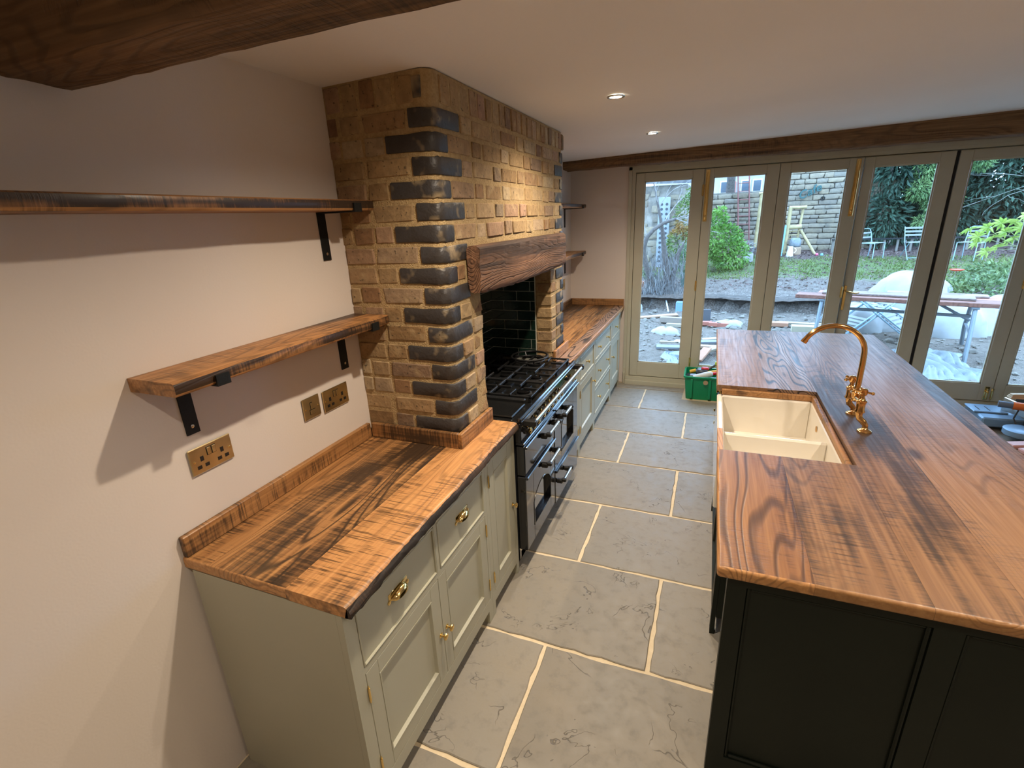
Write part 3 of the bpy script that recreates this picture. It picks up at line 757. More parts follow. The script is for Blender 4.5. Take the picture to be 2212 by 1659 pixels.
# ------------------------------------------------------------------ shelves on iron brackets
def shelf(label, y0, y1, z1, depth, brk, th=.040, drop=.185, smooth_edge=True):
    t = thing('wall_shelf', label, 'shelf', 'reclaimed timber wall shelves')
    rr = random.Random(int(y0*100+z1*77)); n = 40; V = []
    for i in range(n+1):
        y = y0+(y1-y0)*i/n; w = .003*math.sin(y*7+z1)+.0018*math.sin(y*23)+rr.uniform(-.0008,.0008)
        V += [(.001,y,z1-th),(.001,y,z1),(depth-.008+w,y,z1),(depth-.002+w,y,z1-.004),(depth+w,y,z1-.012),(depth+w,y,z1-th+.008),(depth-.006+w,y,z1-th)]
    N = 7; mb = MB(); mb._add(V,[(i*N+k,i*N+(k+1)%N,(i+1)*N+(k+1)%N,(i+1)*N+k) for i in range(n) for k in range(N)]+[tuple(range(N)),tuple(n*N+k for k in range(N))])
    o = mb.build('board', MAT['shelf'], t, 40)
    o.data.materials.append(MAT['shelf_edge'])
    for p in o.data.polygons:
        if p.normal.x > .8: p.material_index = 1
    for yb in brk:
        b = MB().box(.001,.006,yb-.022,yb+.022,z1-th-drop-.006,z1-th-.0005).box(.006,depth+.012,yb-.022,yb+.022,z1-th-.006,z1-th-.0005).box(depth+.006,depth+.012,yb-.022,yb+.022,z1-th-.0005,z1-th+.028)
        bo = b.build('bracket', MAT['iron'], t)
        MB().lathe([(.006,0),(.006,.0015),(.003,.002)],10,(.006,yb,z1-th-drop+.02),'x').build('screw', MAT['steel'], bo, 30)
    return t
shelf('lower near shelf of reclaimed timber with its sawn end showing, over the sockets', .0, .984, 1.529, .192, (.139,.873))
shelf('long upper near shelf of reclaimed timber running out of the left edge', -1.25, .984, 2.008, .184, (-.9,.870), drop=.185)
shelf('upper far shelf of reclaimed timber in the corner by the doors', YC1+.004, 4.70, 2.026, .200, (2.95,4.55), drop=.185)
shelf('lower far shelf of reclaimed timber in the corner by the doors', YC1+.004, 4.70, 1.540, .200, (2.95,4.55))

# ------------------------------------------------------------------ brass sockets
def socket(label, y0, y1, z0, z1, kind):
    t = thing('wall_socket', label, 'socket', 'brass wall sockets and switches')
    MB().box(0.0005,.003,y0+.003,y1-.003,z0+.003,z1-.003).build('gasket', MAT['blackplastic'], t)
    MB().cbox(.003,.009,y0,y1,z0,z1,.0025).build('plate', MAT['abrass'], t)
    yc, zc = (y0+y1)/2, (z0+z1)/2
    X0, X1 = .0086, .0096
    def rock(y,z,w=.012,h=.025,name='rocker'):
        MB().box(X0,.0094,y-w/2-.002,y+w/2+.002,z-h/2-.002,z+h/2+.002).build('rocker_surround', MAT['blackplastic'], t)
        MB().cbox(.009,.0125,y-w/2,y+w/2,z-h/2,z+h/2,.001).build(name, MAT['abrass'], t)
    def pins(y,z):
        b = MB().box(X0,X1,y-.006,y+.006,z+.007,z+.024)
        b.box(X0,X1,y-.021,y-.006,z-.017,z-.005).box(X0,X1,y+.006,y+.021,z-.017,z-.005)
        b.build('pin_holes', MAT['blackplastic'], t)
    if kind == 2:
        rock(yc-.009,zc+.020); rock(yc+.009,zc+.020)
        pins(y0+.040,zc-.012); pins(y1-.040,zc-.012)
        sy = (y0+.013,y1-.013)
    else:
        rock(yc,zc-.018,.028,.018); rock(yc-.003,zc+.008,.010,.028,'indicator')
        sy = (y0+.012,y1-.012)
    for y in sy: MB().lathe([(.0042,0),(.0042,.0012),(.0022,.0018)],12,(.009,y,zc),'x').build('screw', MAT['brass'], t, 30)
    return t
socket('antique brass double socket under the near end of the lower shelf', .0995,.2525,1.160,1.2505, 2)
socket('square antique brass fused switch, left of a double socket', .588,.682,1.153,1.246, 1)
socket('antique brass double socket beside the brick chimney breast', .703,.860,1.146,1.242, 2)
socket('antique brass socket just visible past the far brick quoins', 4.44,4.53,1.14,1.25, 1)
# ------------------------------------------------------------------ range cooker
CY0, CY1, CX = 1.330, 2.432, .664
rg = thing('range_cooker', 'black range cooker with steel rail and brass trimmed knobs in the brick opening', 'range cooker')
MR = ML @ Matrix.Translation((0,0,CX))
MB().box(.06,CX-.03,CY0,CY1,.06,.905).build('body', MAT['enamel'], rg)
MB().box(.10,CX-.06,CY0+.03,CY1-.03,.0,.06).build('plinth', MAT['enamel'], rg)
# hob tray with raised rim
MB().cbox(.055,CX-.004,CY0,CY1,.905,.922,.004).build('hob_plate', MAT['hob'], rg)
rim = MB().cbox(CX-.016,CX+.006,CY0-.002,CY1+.002,.915,.942,.006).cbox(CX+.004,CX+.012,CY0-.002,CY1+.002,.898,.925,.003)
rim.build('front_trim', MAT['enamel'], rg)
MB().cbox(.050,.080,CY0,CY1,.905,.985,.004).build('rear_upstand', MAT['hob'], rg)
# griddle on the near side
MB().cbox(.105,.61,CY0+.03,CY0+.235,.9225,.934,.006).build('griddle', MAT['hob'], rg)
g = MB().cbox(.11,.605,CY0+.235,CY0+.262,.9225,.952,.006); g.build('griddle_edge', MAT['castiron'], rg)
# pan supports: three cast iron grids
def grate(y0,y1):
    b = MB(); x0,x1,z = .105,.628,.957; w = .0065
    for (a0,a1,b0,b1) in ((x0,x1,y0,y0+2*w),(x0,x1,y1-2*w,y1),(x0,x0+2*w,y0,y1),(x1-2*w,x1,y0,y1)): b.cbox(a0,a1,b0,b1,z-.012,z,.002)
    yc = (y0+y1)/2; xc = (x0+x1)/2
    b.cbox(xc-w,xc+w,y0,y1,z-.012,z+.002,.002)
    for xx in ((x0+xc)/2,(x1+xc)/2):
        for (a,c) in ((y0,yc-.035),(yc+.035,y1)): b.cbox(xx-w*.8,xx+w*.8,a,c,z-.010,z+.005,.002)
        for (a,c) in ((xx-.125,xx-.04),(xx+.04,xx+.125)): b.cbox(a,c,yc-w*.8,yc+w*.8,z-.010,z+.005,.002)
    for xx in (x0+.01,x1-.01):
        for yy in (y0+.01,y1-.01): b.cbox(xx-.008,xx+.008,yy-.008,yy+.008,.922,z,.002)
    b.build('pan_support', MAT['castiron'], rg)
for k in range(3): grate(1.606+k*.272, 1.606+k*.272+.268)
def burner(x,y,r):
    b = MB().lathe([(r*1.25,0),(r*1.25,.004),(r*.95,.007),(r*.95,.014)],24,(x,y,.922)); o = b.build('burner', MAT['castiron'], rg, 40)
    MB().lathe([(r,.014),(r,.019),(r*.8,.023),(r*.4,.025),(.002,.0255)],28,(x,y,.922)).build('burner_cap', MAT['burner'], o, 50)
for x,y,r in ((.305,2.010,.034),(.520,2.015,.032),(.415,2.30,.052),(.535,1.740,.040),(.310,1.742,.032)): burner(x,y,r)
# wok ring
wr = thing('wok_ring', 'round black wok ring resting on the far pan support of the range', 'wok ring')
w = MB().torus((.375,2.30,.992),.128,.007,40,8).torus((.375,2.30,.967),.105,.004,40,6)
for k in range(4):
    a = k*PI/2+.6; w.tube([(.375+.105*math.cos(a),2.30+.105*math.sin(a),.967),(.375+.128*math.cos(a),2.30+.128*math.sin(a),.992)],.005,6)
w.build('ring', MAT['castiron'], wr, 40)
# control panel, sloping a little
MB(MR).cbox(CY0,CY1,.800,.912,-.03,.004,.003).build('control_panel', MAT['enamel'], rg)
MB(MR).cbox(CY0-.002,CY1+.002,.786,.802,-.03,.020,.004).build('panel_trim', MAT['enamel'], rg)
rail = MB(MR); rail.tube([(1.385,.905,.060),(2.385,.905,.060)], .0125, 14); ro = rail.build('towel_rail', MAT['steel'], rg, 40, label='brushed steel towel rail')
for y in (1.372,2.398):
    b = MB(MR); b.cbox(y-.016,y+.016,.888,.924,.0,.076,.006); b.build('rail_bracket', MAT['blackplastic'], ro)
def ctl(u, v, s=1.0):
    k = MB(MR).lathe([(.022*s,0),(.022*s,.006),(.016*s,.010),(.014*s,.022)],18,(u,v,.004)).build('control_knob', MAT['blackplastic'], rg, 40)
    MB(MR).lathe([(.0155*s,.022),(.018*s,.026),(.018*s,.032),(.012*s,.036),(.007*s,.036)],18,(u,v,.004)).lathe([(.007*s,0),(.009*s,.004),(.009*s,.010),(.004*s,.013)],10,(u,v+.024*s,.008)).build('knob_bezel', MAT['brass'], k, 40)
for u in (1.395,1.462,1.532,1.630,1.705,1.780,1.852,1.922,1.990): ctl(u,.852)
ctl(2.265,.858)
MB(MR).lathe([(.006,0),(.006,.005),(.003,.007)],10,(2.205,.848,.004)).build('indicator_lamp', MAT['brass'], rg, 40)
MB(MR).cbox(2.05,2.16,.836,.872,.004,.0055,.001).build('clock_window', MAT['ovenglass'], rg)
# doors
def rdoor(name, u0,u1,v0,v1, win=None, label=None):
    b = MB(MR); D = .020
    if win:
        a0,a1,c0,c1,arch = win
        n = 10
        top = [(a0+(a1-a0)*i/n, c1-arch+arch*math.sin(PI*i/n)**.7 if 0<i<n else c1-arch) for i in range(n+1)]
        # front face built as quads around the arched window
        b.cbox(u0,a0,v0,v1,-.03,D,.004); b.cbox(a1,u1,v0,v1,-.03,D,.004); b.cbox(a0-.001,a1+.001,v0,c0,-.03,D,.003)
        V = []; 
        for (x,z) in top: V += [(x,z,D),(x,v1,D),(x,v1,-.03),(x,z,-.03)]
        b._add(V,[(i*4+k,i*4+(k+1)%4,(i+1)*4+(k+1)%4,(i+1)*4+k) for i in range(n) for k in range(4)]+[(0,1,2,3),(n*4,n*4+1,n*4+2,n*4+3)])
    else: b.cbox(u0,u1,v0,v1,-.03,D,.005)
    o = b.build(name, MAT['enamel'], rg, label=label)
    MB(MR).cbox(u0-.001,u1+.001,v1-.016,v1+.002,D-.004,D+.014,.004).build('door_lip', MAT['enamel'], o)
    if win:
        MB(MR).box(a0-.004,a1+.004,c0-.004,c1+.004,-.012,-.002).build('oven_window', MAT['ovenglass'], o, label='dark glass oven window')
        f = MB(MR); f.cbox(a0-.006,a0+.004,c0-.006,c1-arch,D-.008,D+.003,.002).cbox(a1-.004,a1+.006,c0-.006,c1-arch,D-.008,D+.003,.002).cbox(a0-.006,a1+.006,c0-.006,c0+.004,D-.008,D+.003,.002)
        f.tube([(x,z,D-.001) for x,z in top], .004, 6).build('window_trim', MAT['enamel'], o, 40)
    return o
def bar(o, u0, u1, v):
    h = MB(MR); h.tube([(u0,v,.072),(u1,v,.072)], .0105, 12); ho = h.build('door_handle', MAT['steel'], o, 40, label='brushed steel door handle')
    for u,s in ((u0-.008,1),(u1+.008,-1)):
        b = MB(MR); b.cbox(u-.012,u+.012,v-.012,v+.012,.055,.086,.005).cbox(u-.012,u+.012,v-.028,v+.004,.020,.062,.006); b.build('handle_post', MAT['blackplastic'], ho)
o = rdoor('grill_door', CY0+.002,1.852,.605,.782); bar(o, 1.60,1.785,.745)
o = rdoor('oven_door', CY0+.002,1.852,.135,.600, (1.455,1.765,.235,.455,.075)); bar(o, 1.60,1.79,.560)
o = rdoor('tall_oven_door', 1.866,CY1-.002,.365,.782, (2.02,2.312,.435,.665,.05)); bar(o, 1.925,2.065,.735)
o = rdoor('storage_drawer', 1.866,CY1-.002,.115,.358); bar(o, 1.90,2.06,.290)
MB(MR).cbox(CY0+.02,CY1-.02,.06,.112,-.06,-.03,.003).build('kick_plate', MAT['enamel'], rg)
# ------------------------------------------------------------------ island
IX0, IX1, IY0, IY1 = 1.600, 2.755, .497, 3.757
NX, NY0, NY1 = 2.117, 1.300, 2.195      # cut-out for the sink
iw = thing('island_worktop', 'broad reclaimed floorboard worktop on the dark green island, cut out around the sink', 'worktop')
def ip(x0,x1,y0,y1,m,**k): return plank(iw,x0,x1,y0,y1,MAT[m],w=.011,**k)
ip(IX0,1.849,IY0,NY0,'island_near',near=True,left=True)
ip(1.8495,NX,IY0,NY0,'island',near=True)
ip(IX0,1.873,NY1,IY1,'island_clean',left=True,far=True)
ip(1.8735,NX,NY1,IY1,'island_grain',far=True)
ip(NX+.0005,2.336,IY0,IY1,'island',near=True,far=True)
ip(2.3365,2.660,IY0,IY1,'island_clean',near=True,far=True)
ip(2.6605,IX1,IY0,IY1,'island',near=True,far=True,right=True)
# rebated timber ledge round the sink
l = MB().cbox(IX0+.03,NX-.001,NY1-.022,NY1-.0005,.866,.900,.003).cbox(NX-.022,NX-.0005,NY0,NY1-.0225,.866,.900,.003)
l.build('sink_rebate', MAT['wt_live'], iw)
l = MB().cbox(IX0+.004,IX0+.028,NY0-.002,NY0+.30,.876,.895,.003)
l.build('front_strip', MAT['edge'], iw)
# cabinets
ic = thing('island_cabinet', 'dark green panelled island end facing the camera', 'cabinet')
mN = MN(.532)
def ipanel(u0,u1,v0,v1,parent,M_,mat,fr=.055,rec=.016): return panel_door(parent, M_, u0,u1,v0,v1, mat, None, 'end_panel', fr, rec)
f = MB(mN); f.box(1.634,1.688,0,.878,-.035,0).box(1.688,2.70,.835,.878,-.035,0).box(1.688,2.70,0,.115,-.035,0).box(2.140,2.208,.115,.835,-.035,0).box(2.660,2.72,0,.878,-.035,0)
f.build('end_frame', MAT['dgreen'], ic)
for a,b in ((1.688,2.140),(2.208,2.660)):
    p = MB(mN).box(a-.003,b+.003,.112,.838,-.032,-.014).build('end_panel', MAT['dgreen'], ic)
    m = MB(mN)
    for (u0,u1,v0,v1) in ((a,a+.012,.115,.835),(b-.012,b,.115,.835),(a+.012,b-.012,.115,.127),(a+.012,b-.012,.823,.835)): m.cbox(u0,u1,v0,v1,-.015,-.003,.004)
    m.build('moulding', MAT['dgreen'], p)
MB().box(1.730,2.72,.5675,1.195,.08,.878).box(1.76,2.69,.5675,1.195,0,.08).build('carcass', MAT['dgreen'], ic)
isk = thing('island_cabinet', 'dark green sink cabinet of the island, standing forward below the white sink', 'cabinet')
MB().box(1.665,2.72,1.2,2.32,.10,.60).box(1.665,1.70,1.2,1.29,.60,.878).box(1.665,1.70,2.20,2.32,.60,.878).box(1.70,2.72,1.2,1.29,.60,.878).box(1.70,2.72,2.205,2.32,.60,.878).box(2.14,2.72,1.29,2.205,.60,.878).box(1.70,2.69,1.2,2.32,0,.10).build('carcass', MAT['dgreen'], isk)
mI = MI(1.644)
for a in (1.2,2.275): MB(mI).box(a,a+.045,0,.878,-.02,0).build('pilaster', MAT['dgreen'], isk)
panel_door(isk, mI, 1.247,1.757,.11,.60, MAT['dgreen'], (1.70,.55)); panel_door(isk, mI, 1.760,2.272,.11,.60, MAT['dgreen'], (1.82,.55))
i3 = thing('island_cabinet', 'dark green drawer cabinet of the island beyond the sink', 'cabinet')
MB().box(1.675,2.72,2.322,3.72,.10,.878).box(1.70,2.69,2.322,3.70,0,.10).build('carcass', MAT['dgreen'], i3)
mI2 = MI(1.655)
for a,b in ((2.33,3.02),(3.03,3.715)):
    for v0,v1 in ((.66,.86),(.40,.645),(.11,.385)):
        drawer_front(i3, mI2, a,b,v0,v1, MAT['dgreen'], knobs=[(a+.2,(v0+v1)/2),(b-.2,(v0+v1)/2)])
knob(ic, MI(1.73), 1.14, .60)
# double Belfast sink
sk = thing('butler_sink', 'white double bowl fireclay butler sink set into the island', 'sink')
X0,X1,Y0,Y1,ZB,ZS = 1.606,2.136,1.306,2.192,.615,.865
T = .030; ym = 1.690
s = MB(); 
s.cbox(X0,X0+T,Y0,Y1,ZB,ZS,.008).cbox(X1-.042,X1,Y0,Y1,ZB,ZS,.008).cbox(X0+T-.004,X1-.038,Y0,Y0+T,ZB,ZS,.008).cbox(X0+T-.004,X1-.038,Y1-T,Y1,ZB,ZS,.008)
s.box(X0+.01,X1-.01,Y0+.01,Y1-.01,ZB,ZB+.03)
s.build('basin', MAT['ceramic'], sk, 35)
MB().cbox(X0+T-.004,X1-.038,ym-.011,ym+.011,ZB+.028,ZS-.030,.009).build('divider', MAT['ceramic'], sk, 35)
for y in (1.50,1.94):
    MB().lathe([(.042,0),(.042,.003),(.030,.004),(.028,.001)],20,(1.86,y,ZB+.03)).build('waste', MAT['brass'], sk, 40)
    MB().lathe([(.016,0),(.016,.003),(.010,.004)],14,(X1-.046,y,.80),'x').build('overflow', MAT['copper'], sk, 40)
# bridge tap in unlacquered brass
tp = thing('bridge_tap', 'polished brass bridge tap with swan neck spout and cross handles behind the sink', 'tap')
mc = MAT['copper']; ya, yb, xt = 1.895, 1.672, 2.224; ymid = (ya+yb)/2
for y,sg in ((ya,1),(yb,-1)):
    b = MB().lathe([(.029,0),(.029,.004),(.024,.009),(.015,.013),(.011,.020)],20,(xt,y,ZT+.0005)); b.build('base_flange', mc, tp, 40)
    # cranked leg
    b = MB(); b.tube([(xt,y,ZT+.018),(xt,y,ZT+.030),(xt-.010,y-.004*sg,ZT+.045),(xt-.024,y-.012*sg,ZT+.058),(xt-.028,y-.016*sg,ZT+.075),(xt-.028,y-.016*sg,ZT+.085)],[.011,.012,.014,.014,.014,.015],12)
    b.build('cranked_leg', mc, tp, 50)
    c_ = (xt-.028, y-.016*sg, ZT+.085)
    vb = MB().lathe([(.016,0),(.021,.003),(.021,.010),(.018,.014),(.018,.048),(.022,.052),(.022,.058),(.014,.064),(.010,.074),(.009,.086)],20,c_).build('valve_body', mc, tp, 40)
    hb = MB().lathe([(.012,.084),(.017,.090),(.017,.112),(.013,.116),(.004,.117)],18,c_)
    for k in range(4):
        a = k*PI/2+.5*sg
        hb.tube([(c_[0]+.010*math.cos(a),c_[1]+.010*math.sin(a),c_[2]+.100),(c_[0]+.034*math.cos(a),c_[1]+.034*math.sin(a),c_[2]+.100)],[.0045,.0055],8)
        hb.lathe([(.002,-.0075),(.007,-.004),(.008,0),(.007,.004),(.002,.0075)],8,(c_[0]+.037*math.cos(a),c_[1]+.037*math.sin(a),c_[2]+.100))
    hb.build('cross_handle', mc, tp, 40)
zb = ZT+.130
b = MB().tube([(xt-.028,ya-.016,zb),(xt-.028,yb+.016,zb)],.011,12).lathe([(.018,-.022),(.021,-.016),(.016,-.008),(.019,0),(.019,.016),(.022,.022),(.016,.030),(.015,.05)],18,(xt-.028,ymid,zb))
b.build('bridge', mc, tp, 40)
pts = [(xt-.028,ymid,zb+.045),(xt-.027,ymid,zb+.16)]
R0 = .128; cx_, cz_ = xt-.028-R0, zb+.205
pts.append((xt-.028,ymid,zb+.20))
for k in range(1,25):
    a = PI*.86*k/24
    pts.append((cx_+R0*math.cos(a), ymid, cz_+R0*math.sin(a)))
sp = MB().tube(pts, [.0125]*3+[.0118]*24, 14); sp.build('spout', mc, tp, 60)
e = Vector(pts[-1]); d = (Vector(pts[-1])-Vector(pts[-2])).normalized()
MB().tube([e-.004*d, e+.012*d],.0138,14).build('spout_tip', mc, tp, 40)
# ------------------------------------------------------------------ garden seen through the doors
def GZ(x, y):
    rim = 10.25 + .12*math.sin(x*1.7) + .07*math.sin(x*4.1+1)
    n = .018*math.sin(x*3.1+y*2.3)+.014*math.sin(x*7.3-y*5.1)+.010*math.sin(x*13.7+y*11.3)
    if y < rim-.1: return -.12+n
    if y < rim+.12: return -.12+n
    return .13+.056*(y-rim-.12)+n*.9
def groundmat():
    t = NT('trodden_soil_and_lawn'); g = t.n('ShaderNodeNewGeometry').outputs['Position']
    sep = t.n('ShaderNodeSeparateXYZ', Vector=g); y = sep.outputs['Y']
    n1 = t.noise(g, 1.6, 3, .65); n2 = t.noise(g, 9, 3, .7); n3 = t.noise(g, 38, 2, .7)
    soil = t.mix(t.rng(n2,.35,.68), (.085,.064,.05), (.18,.145,.12))
    soil = t.mix(t.math('MULTIPLY',t.rng(n3,.55,.68),.8), soil, (.26,.235,.21))
    soil = t.mix(t.math('MULTIPLY',t.rng(n3,.46,.36),.75), soil, (.05,.038,.03))
    pale = t.mix(t.rng(n2,.3,.7), (.105,.082,.062), (.19,.155,.125))
    pale = t.mix(t.math('MULTIPLY',t.rng(n3,.46,.36),.7), pale, (.12,.09,.07))
    soil = t.mix(t.rng(y,10.4,9.6), soil, pale)
    yw = t.math('ADD', y, t.math('MULTIPLY', t.math('SUBTRACT',n1,.5), 3.2))
    lawn = t.mix(t.rng(n2,.35,.65), (.055,.085,.018), (.12,.17,.04))
    lawn = t.mix(t.math('MULTIPLY',t.rng(n3,.46,.38),.6), lawn, (.05,.04,.03))
    lm = t.math('MULTIPLY', t.rng(yw,12.6,13.3), t.rng(yw,16.4,15.7))
    lm = t.math('MULTIPLY', lm, t.rng(n2,.34,.48))
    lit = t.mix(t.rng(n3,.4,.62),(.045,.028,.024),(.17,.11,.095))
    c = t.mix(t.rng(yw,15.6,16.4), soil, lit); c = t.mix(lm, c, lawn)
    t.bs(Base__Color=c, Roughness=.95); t.bump(t.math('ADD',t.math('MULTIPLY',n2,.5),n3), 1.0, .05); return t.m
gx0,gx1,gy0,gy1 = -5.,15.,4.96,40.
gm = MB(); gm.grid(lambda a,b: ((gx0+(gx1-gx0)*a), gy0+(gy1-gy0)*(b**1.35), GZ(gx0+(gx1-gx0)*a, gy0+(gy1-gy0)*(b**1.35))), 110, 230)
bank = MB(); V=[]; nb=160; rb_ = random.Random(77)
for i in range(nb+1):
    x = gx0+(gx1-gx0)*i/nb; rim = 10.25+.12*math.sin(x*1.7)+.07*math.sin(x*4.1+1)
    for dy,z_ in ((.0,-.16),(.16,-.10),(.20,.0),(.15,.08),(.02,.12),(-.03,.135),(.06,.155),(.40,.165)): V.append((x,rim+dy+rb_.uniform(-.03,.03),z_+rb_.uniform(-.012,.012)))
bank._add(V,[(i*8+k,i*8+k+1,(i+1)*8+k+1,(i+1)*8+k) for i in range(nb) for k in range(7)])
struct(bank.build('earth_bank', plain('damp_dug_earth',(.06,.045,.035),.95,var=.5,scale=14,bump=1.0,bscale=30), None, 0, recalc=False), 'dark undercut edge of the dug earth bank')
gnd = gm.build('ground', groundmat(), None, 60, recalc=False); struct(gnd, 'muddy garden ground with a dug bank and a strip of lawn')

LEAFM = {}
def leafmat(name, c0, c1, c2, rough=.5):
    t = NT(name); g = t.n('ShaderNodeNewGeometry').outputs['Position']
    n = t.noise(g, 14, 0, .5); n2 = t.noise(g, 1.7, 0, .5)
    c = t.mix(t.rng(n,.35,.65), c0, c1); c = t.mix(t.math('MULTIPLY',t.rng(n2,.45,.7),.7), c, c2)
    t.bs(Base__Color=c, Roughness=rough)
    tr = t.n('ShaderNodeBsdfTranslucent'); t.set(tr.inputs[0], c)
    mx = t.n('ShaderNodeMixShader', Fac=.25); t.t.links.new(t.b.outputs[0], mx.inputs[1]); t.t.links.new(tr.outputs[0], mx.inputs[2]); t.t.links.new(mx.outputs[0], t.out.inputs[0])
    return t.m
def leaves(blobs, n, size, seed, droop=.3, aspect=.45, fill=.75):
    """folded leaves spread over blobs ((cx,cy,cz),(rx,ry,rz))"""
    rnd = random.Random(seed); mb = MB(); V = []; F = []
    vol = [b[1][0]*b[1][1]+b[1][0]*b[1][2] for b in blobs]; tot = sum(vol)
    for (c,r),v in zip(blobs,vol):
        for _ in range(max(4,int(n*v/tot))):
            while True:
                d = Vector((rnd.gauss(0,1),rnd.gauss(0,1),rnd.gauss(0,1)))
                if d.length > .01: break
            d.normalize(); rad = rnd.uniform(fill,1.03)
            p = Vector((c[0]+d.x*r[0]*rad, c[1]+d.y*r[1]*rad, c[2]+d.z*r[2]*rad))
            a = (d+Vector((rnd.uniform(-.8,.8),rnd.uniform(-.8,.8),rnd.uniform(-.8,.8)-droop))).normalized()
            s = a.cross(Vector((rnd.uniform(-1,1),rnd.uniform(-1,1),rnd.uniform(-1,1))))
            if s.length < .05: continue
            s.normalize(); L = size*rnd.uniform(.6,1.3); W = L*aspect
            up = s.cross(a)*W*.25; b = len(V)
            V += [p, p+a*L*.5+s*W*.5+up, p+a*L, p+a*L*.5-s*W*.5+up]
            F += [(b,b+1,b+2),(b,b+2,b+3)]
    mb.v = [q[:] for q in V]; mb.f = F; return mb
def branches(mb, p, d, L, r, depth, rnd, spread=.6, droop=0, kids=3):
    pts = [Vector(p)]; d = Vector(d).normalized(); n = 5
    for i in range(n):
        d = (d+Vector((rnd.uniform(-.22,.22),rnd.uniform(-.22,.22),rnd.uniform(-.18,.18)-droop))).normalized()
        pts.append(pts[-1]+d*L/n)
    mb.tube(pts, [r*(1-.6*i/n) for i in range(n+1)], 6 if depth>1 else 4)
    if depth > 0:
        for k in range(kids):
            q = pts[rnd.randrange(2,n+1)]
            nd = (d+Vector((rnd.uniform(-1,1),rnd.uniform(-1,1),rnd.uniform(-.7,.9)))*spread).normalized()
            branches(mb, q, nd, L*rnd.uniform(.5,.75), r*.45, depth-1, rnd, spread, droop, kids)
barkm = plain('grey_brown_bark', (.085,.07,.06), .9, var=.35, scale=20, bump=.5)
twigm = plain('pale_bare_twigs', (.22,.20,.18), .9, var=.3)

# --- stone garden wall
def stonemat(name, stops):
    t = NT(name); r = t.rand(); g = t.n('ShaderNodeNewGeometry').outputs['Position']
    c = t.ramp(r, stops); n = t.noise(g, 9, 3, .65)
    c = t.mix(t.rng(n,.3,.72), t.mix(.5,c,(.10,.09,.08)), c)
    c = t.mix(t.math('MULTIPLY',t.rng(t.noise(g,2.1,3),.55,.7),.45), c, (.10,.095,.085))
    t.bs(Base__Color=c, Roughness=.95); t.bump(n,.8,.03); return t.m
stm = stonemat('weathered_limestone', [(0,(.20,.155,.10)),(.3,(.28,.225,.15)),(.55,(.23,.195,.15)),(.8,(.33,.255,.165)),(1,(.18,.15,.115))])
sw = thing('garden_wall', 'tall weathered limestone wall at the end of the garden', 'wall')
WY = 18.0
MB().box(-1.5,3.2,WY,WY+.5,.2,2.42).box(3.2,6.3,WY,WY+.5,.2,3.7).build('mortar', plain('dirty_lime_mortar',(.16,.14,.115),.95,var=.3,scale=12,bump=.6,bscale=30), sw)
rnd = random.Random(21); SM = []
for k in range(6):
    mb = MB(); mb.cbox(-.5,.5,-.5,.5,-.5,.5,.09,jit=.06,rnd=rnd); me = mb.mesh('stone',55); me.materials.append(stm); SM.append(me)
rest = MB(); z = .38; cnt = 0
while z < 3.65:
    h = rnd.uniform(.115,.17) if z > 1.0 else rnd.uniform(.14,.19)
    x = -1.45+rnd.uniform(0,.2)
    while x < 6.2:
        w = rnd.uniform(.2,.52); top = 2.42 if x+w < 3.2 else 3.68
        if z+h < top:
            vis = (1.35 < x+w/2 < 5.75) and z < 3.0 and cnt < 300
            if vis:
                inst('stone', SM[rnd.randrange(6)], sw, (x+w/2, WY-.02+rnd.uniform(-.012,.012), z+h/2), (w, .10, h-.016), (0,rnd.uniform(-.02,.02),0)); cnt += 1
            else: rest.cbox(x,x+w,WY-.06,WY+.02,z,z+h-.016,.015)
        x += w+.018
    z += h
o = rest.build('stonework', stm, sw); o['kind'] = 'stuff'
# --- outbuilding on the left
ob = thing('stone_outbuilding', 'low stone outbuilding with a tiled roof at the left of the garden', 'outbuilding')
MB().box(-4.0,.72,14.6,17.9,.0,2.62).build('wall', plain('rubble_wash',(.19,.165,.135),.95,var=.4,scale=5,bump=.8,bscale=16), ob)
for k in range(34):
    w,h = rnd.uniform(.16,.4),rnd.uniform(.1,.2); x = rnd.uniform(-.55,.5); z = .35+2.1*((k*.618)%1)
    inst('stone', SM[k%6], ob, (x,14.6,z), (w,.07,h), (0,rnd.uniform(-.06,.06),0))
rf = MB(); rf._add([(-4.2,14.3,2.78),(1.0,14.3,2.62),(1.0,16.2,4.9),(-4.2,16.2,5.0),(-4.2,14.3,2.86),(1.0,14.3,2.70),(1.0,16.2,4.98),(-4.2,16.2,5.08)],[(0,1,2,3),(4,7,6,5),(0,4,5,1),(1,5,6,2),(2,6,7,3),(3,7,4,0)])
ro = rf.build('roof', plain('grey_stone_tiles',(.10,.095,.095),.9,var=.3,scale=8,bump=.5), ob)
for k in range(26):
    x = -.7+k*.065; MB().tube([(x,14.28,2.76-.031*(x+.7)+.06),(x,15.2,3.83-.031*(x+.7)+.06)],.022,6).build('roof_rib', ro.data.materials[0], ro, 40)
# perforated concrete post and bird box
pp = thing('perforated_post', 'tall white perforated board leaning against the stone outbuilding', 'board')
MB().cbox(-.02,.30,14.40,14.45,.35,2.30,.01).build('board', plain('weathered_white_board',(.22,.235,.25),.8,var=.15), pp)
hm = plain('dark_hole',(.05,.05,.055),.9)
for r_ in range(13):
    for q in (0,1): MB().lathe([(.038,0),(.038,.006)],10,(.07+.14*q,14.394,.55+r_*.13),'y').build('hole', hm, pp)
